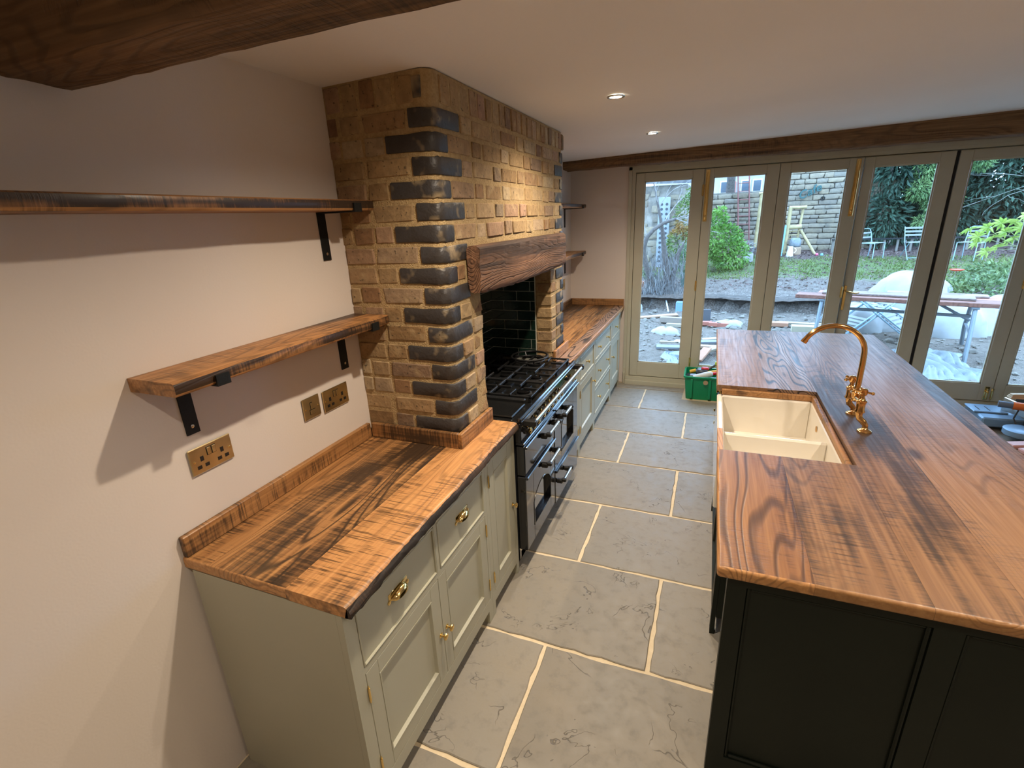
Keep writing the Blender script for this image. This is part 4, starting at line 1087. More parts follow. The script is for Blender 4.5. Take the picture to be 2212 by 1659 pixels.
# --- multi-stemmed tree with dead grasses at its foot
tr = thing('bare_tree', 'old leaning bare tree with twisted grey stems behind the first door', 'tree')
tm = MB()
tm.tube([(.50,10.75,.10),(.30,10.7,.40),(.16,10.6,.80),(.09,10.55,1.15),(.16,10.5,1.40),(.30,10.5,1.56),(.52,10.5,1.70),(.74,10.5,1.76)],[.075,.07,.06,.055,.05,.045,.038,.03],8)
tm.tube([(.62,10.8,.10),(.60,10.8,.6),(.52,10.75,1.1),(.46,10.7,1.55),(.36,10.65,2.0),(.24,10.6,2.5)],[.085,.075,.06,.04,.025,.012],8)
tm.tube([(.66,10.85,.10),(.74,10.85,.6),(.80,10.8,1.0),(.92,10.75,1.25)],[.07,.055,.05,.02],8)
tm.build('stem', barkm, tr, 60)
tw = MB(); rr = random.Random(4)
for p,d in (((.74,10.5,1.76),(1,.1,-.25)),((.74,10.5,1.76),(1,.2,.25)),((.52,10.5,1.70),(.5,0,.9)),((.52,10.5,1.7),(.9,0,.35)),((.36,10.65,2.0),(-.3,0,1)),((.36,10.65,2.0),(.6,0,.8)),((.16,10.5,1.4),(-.2,0,1))):
    branches(tw, p, d, .55, .012, 2, rr, .7, 0, 3)
tw.build('twigs', twigm, tr, 60)
dg = MB(); V=[];F=[]
for _ in range(420):
    x,y = rr.gauss(.50,.24), rr.gauss(10.75,.14); z0 = GZ(x,y); h = rr.uniform(.2,.7)
    if rr.random()<.4: z0 += rr.uniform(.2,.6)
    dx,dy = rr.uniform(-.22,.22), rr.uniform(-.1,.1); b=len(V); w=.006
    V += [(x-w,y,z0),(x+w,y,z0),(x+dx*.5+w*.7,y+dy*.5,z0+h*.6),(x+dx*.5-w*.7,y+dy*.5,z0+h*.6),(x+dx*1.5,y+dy,z0+h*.8)]
    F += [(b,b+1,b+2,b+3),(b+3,b+2,b+4)]
dg._add(V,F)
o = dg.build('dry_grasses', plain('bleached_grass',(.13,.125,.12),.9,var=.5,scale=9), None, recalc=False); o['kind']='stuff'; tag(o,'bleached dry grasses tangled at the foot of the bare tree','grass')
# --- shrubs
green = leafmat('glossy_mid_green_leaf',(.05,.12,.02),(.13,.27,.04),(.20,.36,.07))
dkgreen = leafmat('dark_conifer_green',(.012,.035,.022),(.035,.075,.045),(.06,.12,.075),.7)
gold = leafmat('golden_conifer_green',(.06,.12,.035),(.13,.22,.07),(.20,.30,.11),.7)
orange = leafmat('autumn_tinted_leaf',(.07,.13,.03),(.15,.20,.05),(.32,.12,.03))
mixed = leafmat('low_mixed_leaf',(.05,.10,.03),(.14,.21,.08),(.24,.30,.10))
sh = thing('laurel_shrub', 'bright green rounded laurel shrub in front of the ladder', 'shrub')
leaves([((1.72,14.0,1.05),(.50,.45,.50)),((1.98,13.9,.75),(.42,.4,.42)),((1.50,14.0,1.35),(.30,.3,.55)),((1.62,14.1,1.7),(.16,.2,.28))],3000,.105,31).build('foliage', green, sh, recalc=False)
b = MB(); branches(b,(1.75,14.05,.3),(0,0,1),.9,.03,2,random.Random(2)); b.build('stem', barkm, sh, 60)
sh2 = thing('tinted_shrub', 'green shrub with orange tinted lower leaves beside the outbuilding', 'shrub')
leaves([((.90,13.0,1.75),(.34,.3,.55)),((.75,12.9,1.15),(.36,.3,.40)),((1.02,13.0,2.2),(.22,.25,.35))],2200,.085,32).build('foliage', orange, sh2, recalc=False)
b = MB(); branches(b,(.85,13.0,.25),(0,0,1),1.2,.03,2,random.Random(3)); b.build('stem', barkm, sh2, 60)
pl = thing('potted_shrub', 'small evergreen in a dark green plastic pot near the bare tree', 'potted plant')
potm = plain('dark_green_plastic',(.035,.075,.055),.5)
MB().lathe([(.13,0),(.15,.12),(.165,.30),(.18,.30),(.18,.335),(.165,.335),(.155,.30),(.02,.29)],20,(1.00,11.75,GZ(1.0,11.75))).build('pot', potm, pl, 40)
leaves([((1.0,11.75,.82),(.24,.22,.34))],700,.06,33).build('foliage', leafmat('greyish_evergreen',(.03,.07,.03),(.08,.14,.06),(.14,.2,.1)), pl, recalc=False)
pg = thing('potted_lavender', 'grey leaved plant in a square stone planter by the laurel shrub', 'potted plant')
MB().cbox(2.32,2.62,15.3,15.6,GZ(2.4,15.4)-.01,.66,.02).build('planter', plain('grey_stone',(.30,.29,.29),.9,var=.2), pg)
leaves([((2.47,15.45,.80),(.16,.15,.20))],350,.07,34,aspect=.2).build('foliage', leafmat('grey_lavender',(.12,.13,.12),(.2,.21,.21),(.24,.24,.26)), pg, recalc=False)
# low mixed shrubs on the right
gs = thing('low_shrub', 'low spreading yellow green shrubs right of the white sacks', 'shrub')
leaves([((6.15,10.9,.22),(.9,.6,.24)),((7.0,11.5,.26),(1.0,.8,.26)),((5.75,11.6,.24),(.6,.6,.20)),((7.6,12.8,.36),(1.0,.9,.26))],5200,.10,35,fill=.6).build('foliage', mixed, gs, recalc=False)
# conifers
cf = thing('dark_conifer', 'dark blue green conifer hedge behind the garden chairs', 'tree')
leaves([((6.25,17.75,1.55),(.55,.35,.85)),((6.35,17.8,2.9),(.70,.45,.9)),((6.9,18.6,1.9),(.9,.7,1.5)),((7.6,19.0,3.4),(1.5,.9,1.5)),((8.2,19.0,1.5),(1.2,.8,1.0)),((9.3,18.8,2.6),(1.3,.9,1.6)),((10.3,18.8,1.6),(1.3,.8,1.2)),((10.6,18.8,3.6),(1.7,.9,1.5)),((12.0,18.6,2.4),(1.5,.8,2.2))],26000,.24,36,droop=.5,aspect=.33,fill=.3).build('foliage', dkgreen, cf, recalc=False)
MB().tube([(7.2,19.4,.3),(7.2,19.4,4)],[.16,.08],8).tube([(9.6,19.2,.3),(9.6,19.2,4)],[.16,.08],8).build('trunk', barkm, cf, 60)
gc = thing('golden_conifer', 'lighter yellow green conifer boughs in front of the dark hedge', 'tree')
leaves([((7.05,17.6,2.85),(.42,.35,.55)),((6.85,17.5,2.2),(.28,.3,.28)),((7.25,17.5,1.9),(.25,.3,.32)),((7.4,17.6,3.3),(.6,.4,.5)),((7.05,17.5,1.35),(.14,.2,.16)),((8.2,17.7,2.9),(.3,.3,.25)),((7.75,17.6,1.85),(.2,.2,.3))],4200,.13,37,droop=.6,aspect=.3,fill=.4).build('foliage', gold, gc, recalc=False)
b = MB().tube([(7.5,17.8,GZ(7.5,17.8)),(7.4,17.8,2.0),(7.2,17.75,3.4)],[.07,.05,.03],8); branches(b,(7.3,17.8,2.2),(-.6,-.3,.4),.7,.025,1,random.Random(6)); b.build('trunk', barkm, gc, 60)
# bare twigs crossing top right
bt = thing('bare_sapling', 'thin bare sapling with pale twigs in front of the dark conifers', 'tree')
b = MB(); rr = random.Random(8)
b.tube([(8.4,13.6,GZ(8.4,13.6)-.02),(8.35,13.6,1.4),(8.2,13.5,2.2)],[.03,.024,.018],6)
for d in ((-1,0,.35),(-1,0,.1),(-.8,.1,.6),(-.9,-.1,-.05)): branches(b,(8.2,13.5,2.2),d,1.4,.006,1,rr,.35,0,3)
b.build('twigs', plain('pale_sapling_bark',(.20,.20,.17),.8), bt, 60)
# branches over the garden wall top
tw2 = thing('overhanging_twigs', 'bare twiggy tree reaching over the limestone wall', 'tree')
b = MB(); rr = random.Random(12)
b.tube([(5.9,18.8,.4),(5.7,18.7,2.4),(5.4,18.4,3.3)],[.08,.06,.04],6)
for d in ((-1,-.3,-.2),(-1,-.4,.0),(-.9,-.3,.25),(-.5,-.4,-.4)): branches(b,(5.4,18.4,3.35),d,1.3,.012,2,rr,.6,.04,4)
b.build('twigs', barkm, tw2, 60)
tk = thing('ivy_tree', 'dark tree trunk rising behind the lower stretch of garden wall', 'tree')
b = MB().tube([(1.98,18.75,.4),(1.93,18.75,2.0),(1.90,18.75,3.0),(1.86,18.75,4.2)],[.17,.15,.14,.12],10); branches(b,(1.9,18.75,2.9),(.6,-.2,.8),1.0,.03,2,random.Random(9)); b.build('trunk', barkm, tk, 60)
# big leaved plant at the right
ft = thing('fatsia_plant', 'large yellow green hand shaped leaves reaching in from the right', 'plant')
fm = leafmat('fatsia_yellow_green',(.22,.34,.06),(.34,.44,.09),(.42,.50,.14),.4)
def palm_leaf(seed):
    rr = random.Random(seed); mb = MB(); n = 8
    for k in range(n):
        a = -2.2+4.4*k/(n-1); L = .17*(1-.25*abs(a)/2.2)
        d = Vector((math.cos(a),math.sin(a),0)); s = Vector((-math.sin(a),math.cos(a),0))
        mb._add([(0,0,0),(d*L*.45+s*.026+Vector((0,0,.012)))[:],(d*L+Vector((0,0,-.03)))[:],(d*L*.45-s*.026+Vector((0,0,.012)))[:]],[(0,1,2),(0,2,3)])
    me = mb.mesh('leaf', recalc=False); me.materials.append(fm); return me
PLV = [palm_leaf(k) for k in range(3)]
rr = random.Random(14); stemb = MB()
for k,(x,y,z) in enumerate([(5.50,10.0,1.42),(5.62,9.95,1.30),(5.74,10.0,1.44),(5.66,10.05,1.20),(5.82,9.95,1.28),(5.92,10.0,1.12),(5.80,10.0,1.05),(5.98,10.0,1.36),(6.05,9.95,1.52),(6.12,10.05,1.25),(6.20,10.0,1.62),(6.16,10.0,1.42),(6.30,9.95,1.75),(6.36,10.0,1.5),(6.3,10.05,1.3),(6.45,10.0,1.65),(5.90,10.0,1.5),(6.42,10.0,1.38)]):
    inst('leaf', PLV[k%3], ft, (x,y,z), (1,1,1), (rr.uniform(.5,1.1), rr.uniform(-.4,.4), rr.uniform(2.4,4.0)))
    stemb.tube([(6.55,10.2,.9+.03*k),(x+.2,y+.05,z+.03),(x,y,z)],[.008,.006,.004],4)
stemb.tube([(6.6,10.25,GZ(6.6,10.25)-.02),(6.55,10.2,.9),(6.5,10.2,1.6)],[.03,.026,.02],6).build('stems', leafmat('fatsia_stalk',(.2,.22,.1),(.26,.28,.12),(.3,.3,.2)), ft, 60)
# --- ladder
la = thing('wooden_ladder', 'narrow red brown ladder leaning against the limestone wall', 'ladder')
lm = plain('red_brown_painted_wood',(.20,.07,.06),.7,var=.2)
for xo in (0,.33): MB().tube([(2.30+xo,17.55,GZ(2.4,17.5)-.01),(2.05+xo,17.90,3.3)],.024,6).build('rail', lm, la, 40)
for k in range(11):
    f_ = (k+.6)/11; x,y,z = 2.30-.25*f_,17.55+.35*f_,.5+2.8*f_
    MB().tube([(x,y,z),(x+.33,y,z)],.014,6).build('rung', lm, la, 40)
# --- log climbing frame with things leaning on it
lf = thing('log_frame', 'pale rustic log play frame against the limestone wall', 'play frame')
logm = plain('pale_peeled_log',(.34,.26,.13),.8,var=.2,scale=8)
def lg(a,b,r,n='log'): MB().tube([a,b],r,10).build(n, logm, lf, 40)
g_ = GZ(3.7,17)
lg((3.58,16.95,g_-.02),(3.62,17.0,1.86),.055,'post'); lg((3.90,17.1,g_),(3.97,17.1,1.82),.035,'post'); lg((3.58,17.0,1.87),(4.05,17.05,1.87),.05); lg((3.55,17.0,1.29),(3.98,17.05,1.31),.07)
lg((3.98,17.05,1.20),(4.42,16.8,GZ(4.4,16.8)-.01),.04,'brace')
for z in (.95,1.06,1.17): lg((3.64,17.05,z),(3.93,17.08,z+.01),.016,'rung')
lg((2.74,17.0,GZ(2.7,17)-.01),(2.78,17.0,2.30),.05,'post'); lg((2.70,17.0,2.32),(2.98,17.0,2.34),.045); lg((3.35,16.9,g_+.04),(3.65,16.95,g_+.05),.04)
bp = MB().tube([(3.49,16.7,GZ(3.49,16.7)-.01),(3.53,16.85,1.36)],.028,10).build('blue_pole', plain('pale_blue_plastic',(.16,.33,.45),.4), None, 40); tag(bp,'pale blue plastic pole leaning by the log frame','pole')
cu = MB().cbox(3.69,4.00,16.72,16.90,.70,.99,.06).build('cushion', plain('grey_sacking',(.17,.19,.20),.9,var=.3,scale=12), None, 60); tag(cu,'grey lumpy cushion propped on the log frame','cushion')
bx = MB().cbox(3.76,4.02,16.70,16.92,GZ(3.9,16.8)-.01,.72,.03).build('cardboard_box', plain('brown_cardboard',(.30,.20,.13),.9,var=.15), None); tag(bx,'small brown box under the grey cushion','box')
jg = thing('enamel_jug', 'white enamel jug standing in front of the log frame', 'jug')
gj = GZ(3.7,16.55)
MB().lathe([(.10,0),(.105,.01),(.085,.14),(.065,.26),(.075,.31),(.068,.31),(.06,.26)],18,(3.70,16.55,gj-.005)).build('body', MAT['white'], jg, 40)
MB().torus((3.79,16.55,gj+.19),.07,.010,12,6,'y',-1.3,1.5).build('handle', MAT['white'], jg, 40)
bk = thing('metal_bucket', 'galvanised bucket beside the left log post', 'bucket')
gb = GZ(2.7,16.6); MB().lathe([(.10,0),(.14,.26),(.145,.265),(.13,.262),(.095,.02),(.01,.02)],18,(2.66,16.6,gb)).build('pail', MAT['steel'], bk, 40)
MB().torus((2.66,16.6,gb+.26),.14,.006,16,6,'y',0,PI).build('handle', MAT['steel'], bk, 40)
for x,c_,l in ((4.43,(.75,.12,.22),'small pink ball lying on the leaf litter'),(4.56,(.15,.40,.62),'small blue ball lying on the leaf litter')):
    o = MB().lathe([(.006,-.045),(.03,-.033),(.045,0),(.03,.033),(.006,.045)],12,(x,16.6,GZ(x,16.6)+.035)).build('ball', plain('ball_%d'%int(x*100),c_,.4), None, 60); tag(o,l,'ball')
# cafe sign
sg = thing('cafe_sign', 'teal metal script sign reading Cafe on the limestone wall', 'sign')
fc = bpy.data.curves.new('cafe_lettering','FONT'); fc.body = 'Cafe'; fc.size = .33; fc.shear = .3; fc.extrude = .012; fc.offset = .007; fc.align_x = 'CENTER'; fc.space_character = 1.06
tmp = bpy.data.objects.new('tmp', fc); COL.objects.link(tmp); bpy.context.view_layer.update()
me = bpy.data.meshes.new_from_object(tmp.evaluated_get(bpy.context.evaluated_depsgraph_get())); bpy.data.objects.remove(tmp)
me.materials.append(plain('teal_painted_metal',(.008,.065,.062),.5)); me.name='lettering'
lo = inst('lettering', me, sg, (4.22,17.87,2.22), (1,1,1), (PI/2, -.42, 0))
MB().tube([(4.08,17.88,2.26),(4.08,17.96,2.26)],.01,6).tube([(4.36,17.88,2.37),(4.36,17.96,2.37)],.01,6).build('fixing', me.materials[0], sg, 40)
ho = MB().torus((4.58,17.9,2.10),.05,.014,16,6,'y').build('hook', MAT['iron'], None, 40); tag(ho,'dark iron ring fixed to the limestone wall right of the sign','ring')
# --- low fence
fn = thing('low_fence', 'low dark rail fence with pale posts behind the chairs', 'fence')
MB().box(4.9,11.5,17.32,17.37,.86,.90).build('rail', MAT['iron'], fn)
pm = plain('grey_stake',(.16,.145,.12),.9)
for k in range(20):
    x = 4.95+k*.33; MB().cbox(x-.03,x+.03,17.37,17.41,GZ(x,17.4)-.02,.86,.006).build('post', pm, fn)
# --- garden chairs
chm = plain('pale_blue_metal',(.22,.32,.37),.4,.3); sltm = plain('grey_slat',(.20,.21,.21),.7)
def gchair(label, loc, rz, kind):
    t = thing('garden_chair', label, 'chair', 'metal garden chairs on the lawn', loc); t.rotation_euler = (0,0,rz)
    w = .21
    for s in (-1,1):
        if kind == 'tube':
            MB().tube([(s*w,.22,0),(s*w,.18,.44),(s*w,.24,.70),(s*w,.28,.78),(s*(w-.05),.29,.81)],.012,8).build('back_post', chm, t, 50)
            MB().tube([(s*w,-.20,0),(s*w,-.19,.43),(s*w,.18,.43)],.012,8).build('leg', chm, t, 50)
        else:
            MB().tube([(s*w,-.24,0),(s*w,.10,.45),(s*w,.25,.84)],.011,8).build('back_post', chm, t, 50)
            MB().tube([(s*w,.26,0),(s*w,-.18,.45)],.011,8).build('leg', chm, t, 50)
    if kind == 'tube':
        MB().tube([(-w+.05,.29,.81),(w-.05,.29,.81)],.012,8).build('top_rail', chm, t, 50)
        for z,y in ((.70,.24),(.58,.215)): MB().cbox(-w,w,y-.006,y+.006,z-.022,z+.022,.004).build('back_slat', sltm, t)
    else:
        for z,y in ((.80,.235),(.71,.20),(.62,.165)): MB().cbox(-w,w,y-.006,y+.006,z-.026,z+.026,.004).build('back_slat', sltm, t)
        MB().tube([(-w,-.2,.05),(w,-.2,.05)],.008,6).build('stretcher', chm, t, 40)
    for k in range(5): MB().cbox(-w,w,-.19+k*.075,-.13+k*.075,.435,.450,.004).build('seat_slat', sltm, t)
    return t
gchair('pale metal garden chair with a rounded back, turned sideways', (5.62,15.9,GZ(5.62,15.9)), .75, 'tube')
gchair('folding slatted garden chair facing the house', (6.55,15.8,GZ(6.55,15.8)), .12, 'fold')
gchair('pale metal garden chair partly hidden by the fifth door stile', (7.55,15.3,GZ(7.55,15.3)), -.75, 'tube')
# red dish on a stick
rd = thing('bird_dish', 'orange red dish on a thin stake among the low shrubs', 'dish')
MB().lathe([(.02,0),(.11,.02),(.125,.04),(.115,.04),(.10,.028),(.01,.02)],20,(6.37,12.5,.455)).build('dish', plain('orange_red_glaze',(.70,.06,.02),.4), rd, 40)
MB().tube([(6.37,12.5,.455),(6.35,12.5,GZ(6.35,12.5)-.02)],.006,6).build('stake', twigm, rd, 40)
# --- work table of loose boards on iron trestles
wt3 = thing('trestle_table', 'rough outdoor table of red brown boards on grey iron trestles', 'table')
brd = wood('weathered_red_board',0,(.30,.13,.09),(.20,.08,.055),(.07,.03,.02),stain=.2,saw=.2,rough=.7)
grey = wood('weathered_grey_board',0,(.30,.22,.19),(.22,.15,.13),(.08,.05,.04),stain=.2,saw=.2,rough=.8)
def tb_(x0,x1,y0,y1,z0,z1,m): 
    o = MB().cbox(x0,x1,y0,y1,z0,z1,.006).build('board', m, wt3); return o
rt = Matrix.Translation((2.74,7.72,0)) @ Matrix.Rotation(-.285,4,'Z')
def tbr(x0,x1,y0,y1,z0,z1,m): MB(rt).cbox(x0,x1,y0,y1,z0,z1,.006).build('board', m, wt3)
tbr(0,2.45,0,.30,.585,.640,brd); tbr(.25,2.30,.31,.60,.590,.638,brd); tbr(.33,2.05,.14,.42,.641,.672,grey); tbr(1.1,2.20,.44,.66,.640,.668,grey)
irm = plain('grey_painted_iron',(.16,.19,.21),.5,.4)
for xo in (.35,2.05):
    b = MB(rt); b.tube([(xo,.05,.58),(xo,-.12,.2),(xo,-.22,-.13)],.025,8).tube([(xo,.55,.58),(xo,.72,.2),(xo+.03,.82,-.13)],.025,8).cbox(xo-.04,xo+.04,0,.6,.556,.584,.004).tube([(xo,-.10,.25),(xo,.70,.25)],.016,6)
    b.build('trestle', irm, wt3, 40)
MB(rt).tube([(.35,.3,.42),(2.05,.3,.42)],.022,8).tube([(1.7,.3,.56),(2.05,.3,.36)],.02,6).build('stretcher', irm, wt3, 40)
# --- white sacks and sheets
def sack(label, c, r, seed, name='rubble_sack', mat=None):
    rr = random.Random(seed); ph = [rr.uniform(0,6) for _ in range(6)]
    def fn(a,b):
        th = 2*PI*a; p_ = PI*.5*b
        k = 1+.10*math.sin(3*th+ph[0])+.06*math.sin(5*th+ph[1]+4*b)+.05*math.sin(9*th+ph[2])+.04*math.sin(17*th+11*b+ph[3])
        return (c[0]+r[0]*k*math.cos(th)*math.cos(p_)**.55, c[1]+r[1]*k*math.sin(th)*math.cos(p_)**.55, c[2]-.03+r[2]*math.sin(p_)*(1+.07*math.sin(4*th+ph[4])))
    o = MB().grid(fn, 40, 12).build(name, mat or sackm, None, 60, recalc=False); tag(o, label, 'sack'); return o
sackm = plain('white_woven_sack',(.30,.30,.29),.75,var=.06,scale=9,bump=.3,bscale=30)
sack('large white builders sack slumped behind the trestle table leg',(5.15,8.95,-.12),(.58,.42,.56),1)
sack('rounded white tarpaulin mound rising behind the trestle table',(5.1,10.6,.0),(.62,.5,.66),2)
sack('white sack lying under the left half of the trestle table',(4.0,9.0,-.12),(.62,.40,.44),3)
sack('white sack at the right beyond the table, half hidden by the fifth door',(6.1,9.5,-.1),(.5,.4,.5),4)
sack('small white plastic bag on the mud behind the first door',(.86,8.0,-.12),(.24,.20,.14),5,'plastic_bag')
sack('crumpled white bag on the rubble behind the second door',(1.90,8.8,-.12),(.26,.18,.14),6,'plastic_bag')
sack('white bag against the bank at the left edge of the first door',(.02,10.0,-.10),(.16,.16,.24),7,'plastic_bag')
shm = plain('milky_plastic_sheet',(.16,.185,.195),.45,var=.2,scale=7)
def sheet(label,x0,x1,y0,y1,seed,amp=.04):
    rr = random.Random(seed); ph = [rr.uniform(0,6) for _ in range(8)]
    def fn(a,b):
        x = x0+(x1-x0)*a+.07*math.sin(7*b+ph[0])+.03*math.sin(17*b+ph[6]); y = y0+(y1-y0)*b+.08*math.sin(6*a+ph[1])
        e = min(a,1-a,b,1-b); h = amp*(.5+.5*math.sin(14*a+7*b+ph[2]))*(.5+.5*math.sin(11*b-9*a+ph[3]))+amp*.5*abs(math.sin(31*a+ph[4]+5*b))
        return (x,y,-.098+h*min(1,e*8))
    o = MB().grid(fn,44,44).build('plastic_sheet', shm, None, 60, recalc=False); tag(o,label,'sheet'); return o
sheet('crumpled milky plastic sheet on the mud behind the fifth door',3.85,4.70,6.05,7.55,1,.09)
sheet('flat milky plastic sheet on the mud at the foot of the first door',1.02,1.34,5.6,6.7,2,.04)
sheet('pale plastic sheet trodden into the mud beyond the island end',2.5,3.6,7.3,8.0,3,.05)
# folded metal chairs lying under the table
def folded(label, M_):
    t = thing('folded_chair', label, 'chair', 'folded chairs under the trestle table'); t.matrix_world = M_
    for s in (-.22,.22): MB().tube([(s,-.5,0),(s,.5,0)],.013,8).build('rail', chm, t, 40); MB().tube([(s*.9,-.45,.05),(s*.9,.4,.03)],.013,8).build('leg', chm, t, 40)
    for k in range(6): MB().cbox(-.22,.22,-.40+k*.075,-.35+k*.075,.01,.022,.003).build('slat', sltm, t)
    for k in range(3): MB().cbox(-.22,.22,.22+k*.09,.27+k*.09,.01,.022,.003).build('slat', sltm, t)
    return t
folded('folded slatted metal chair tilted against the white sack', Matrix.Translation((3.75,8.35,.17)) @ Matrix.Rotation(-1.0,4,'Z') @ Matrix.Rotation(.55,4,'X'))
folded('folded metal chair leaning crosswise under the table', Matrix.Translation((4.15,8.35,.22)) @ Matrix.Rotation(.9,4,'Z') @ Matrix.Rotation(.6,4,'X'))
# --- timber offcuts and rubble
def off(label, name, c, size, rz, mat, tilt=0, z=None):
    o = MB().cbox(-size[0]/2,size[0]/2,-size[1]/2,size[1]/2,0,size[2],.004).build(name, mat, None)
    o.location = (c[0],c[1],(-.115 if z is None else z)); o.rotation_euler = (0,tilt,rz); tag(o,label,'timber' if 'brick' not in name else 'brick'); return o
cream = plain('sawn_pale_timber',(.30,.25,.185),.8); tan = plain('sawn_tan_timber',(.30,.19,.125),.8); orng = plain('orange_timber',(.36,.18,.11),.8); slate = plain('slate_grey_board',(.16,.18,.20),.6)
off('tan warped plank on the rubble at the left of the first door','plank',(.50,9.4,0),(.95,.16,.03),.28,tan,-.06)
off('grey brown timber block on the mud behind the first door','timber_block',(.88,8.95,0),(.42,.12,.10),-.05,plain('grey_brown_timber',(.24,.19,.15),.8))
off('short cream batten lying before the grey brown block','batten',(1.0,8.55,0),(.36,.08,.06),-.1,cream)
off('slate grey board on the mud low in the first door','board',(1.02,6.95,0),(.42,.16,.04),.1,slate)
off('cream offcut above the slate grey board','batten',(.95,7.25,0),(.24,.07,.04),.05,cream)
off('square white board scrap beside the cream offcut','board',(1.16,7.35,0),(.22,.16,.03),-.3,plain('white_board',(.62,.60,.55),.7))
off('long pale plank on the mud behind the third door','plank',(3.12,9.05,0),(.85,.12,.05),-.12,cream)
off('orange stained timber lying left of the long pale plank','timber_block',(2.62,8.95,0),(.50,.14,.07),-.1,orng)
off('short beige sleeper before the long pale plank','timber_block',(3.12,8.55,0),(.50,.16,.10),-.08,plain('beige_sleeper',(.46,.40,.28),.85))
off('upright dark slate panel behind the second door','slate_panel',(1.50,9.10,0),(.15,.05,.24),.1,plain('dark_slate',(.07,.075,.085),.6))
for k,(x,y,a) in enumerate(((1.50,8.8,.1),(1.66,8.72,-.15),(1.80,8.7,.05))): off(['red brick under the dark slate panel','red brick in the middle of three on the rubble','red brick nearest the crumpled white bag'][k],'loose_brick',(x,y,0),(.215,.10,.07),a,plain('red_brick_%d'%k,(.36,.13,.09),.9,var=.2))
bb = MB().cbox(-.08,.08,-.03,.03,0,.24,.02).build('blue_tub', plain('blue_plastic',(.14,.25,.48),.5), None); bb.location = (.96,10.05,-.13); tag(bb,'blue plastic tub against the dug bank','tub')
stk = MB().tube([(.62,10.6,.10),(.74,10.0,-.11)],.016,6).build('pale_stake', plain('bleached_stake',(.55,.57,.58),.8), None, 40); tag(stk,'pale stake lying down the dug bank','stake')
for k,(x,y,l,a,m,tl) in enumerate(((1.56,6.65,.50,.5,cream,-.25),(1.66,6.9,.55,-.4,tan,-.1),(1.60,7.2,.6,.1,slate,-.05),(1.72,7.45,.5,.2,cream,-.08),(1.50,6.45,.35,1.2,orng,-.3))):
    off(['cream offcut on the scrap pile by the second door','tan offcut lower in the scrap pile','slate strip across the scrap pile','cream strip at the back of the scrap pile','orange offcut leaning on the scrap pile'][k],'offcut',(x,y,0),(l,.12,.035),a,m,tl,-.06)
tc = MB().lathe([(.09,0),(.13,.22),(.145,.22),(.145,.27),(.13,.27),(.12,.22),(.01,.20)],16,(-.02,10.75,GZ(-.02,10.75)-.005)).build('terracotta_pot', plain('terracotta',(.46,.22,.14),.85), None, 40); tag(tc,'terracotta pot at the left edge of the first door','pot')
# stuff: rubble, grass blades, leaf litter
rr = random.Random(40); rub = MB()
for _ in range(1500):
    y = 5.2+rr.random()**.8*5.2; x = rr.uniform(-.6,6.2); s = rr.uniform(.008,.03)*(1 if rr.random()<.9 else 1.8); z = GZ(x,y)
    rub.cbox(x-s,x+s*rr.uniform(.6,1.4),y-s,y+s*rr.uniform(.6,1.4),z-s*.3,z+s*.8,s*.35,jit=s*.25,rnd=rr)
o = rub.build('rubble', stonemat('rubble_chips',[(0,(.18,.155,.125)),(1,(.27,.235,.2))]), None); o['kind']='stuff'; tag(o,'small stones and rubble scattered over the dug mud','rubble')
V=[];F=[]
for _ in range(9000):
    y = rr.uniform(12.6,16.3); x = -1+rr.random()*11; z = GZ(x,y); h = rr.uniform(.03,.08); b=len(V); w=.012; dx=rr.uniform(-.04,.04)
    if x < .9 and y > 14.2: continue
    if math.sin(x*2.3+y*1.7)+math.sin(x*5.1-y*3.3)*.6+rr.uniform(-1,1) < -.5: continue
    V += [(x-w,y,z),(x+w,y,z),(x+dx,y+rr.uniform(-.03,.03),z+h)]; F.append((b,b+1,b+2))
m = MB(); m._add(V,F); o = m.build('grass', leafmat('short_lawn_grass',(.065,.10,.02),(.12,.165,.035),(.16,.20,.05)), None, recalc=False); o['kind']='stuff'; tag(o,'patchy short lawn grass in front of the stone wall','grass')
V=[];F=[]
for _ in range(9000):
    y = rr.uniform(11.2,17.9); x = -1+rr.random()*11.5; z = GZ(x,y)+.008
    if y < 15.6 and rr.random() < .5: continue
    if y > 17.85 or (x < .9 and y > 14.2): continue
    s = rr.uniform(.02,.05); a = rr.uniform(0,6.28); c_,s_ = math.cos(a)*s,math.sin(a)*s; b=len(V)
    V += [(x-c_,y-s_,z),(x+s_*.5,y-c_*.5,z+rr.uniform(0,.03)),(x+c_,y+s_,z+rr.uniform(0,.03)),(x-s_*.5,y+c_*.5,z)]; F.append((b,b+1,b+2,b+3))
m = MB(); m._add(V,F); o = m.build('leaf_litter', leafmat('fallen_leaves',(.06,.035,.03),(.16,.10,.085),(.24,.17,.14),.8), None, recalc=False); o['kind']='stuff'; tag(o,'brown fallen leaves along the foot of the stone wall','leaves')
# --- neighbouring house beyond the low wall
nh = thing('neighbour_house', 'white windowed house far behind the lower stretch of wall', 'building')
MB().box(-2,6,32,36,1.3,3.9).build('wall', plain('house_render',(.42,.40,.38),.9), nh)
r2 = MB(); r2._add([(-2.3,31.7,3.85),(6.3,31.7,3.85),(6.3,34,5.6),(-2.3,34,5.6)],[(0,1,2,3)]); r2.build('roof', plain('slate_roof',(.16,.17,.2),.8), nh, recalc=False)
wm = plain('window_glass_dark',(.06,.08,.10),.1)
for x in (1.6,2.7,3.3):
    w_ = MB().cbox(x,x+.5,31.92,31.99,2.75,3.45,.02).build('window', MAT['white'], nh); MB().box(x+.06,x+.44,31.90,31.93,2.82,3.38).build('pane', wm, w_)
rdm = MB().cbox(1.95,2.45,31.6,31.95,2.7,3.4,.05).build('red_gable', plain('terracotta_panel',(.42,.16,.12),.8), nh)

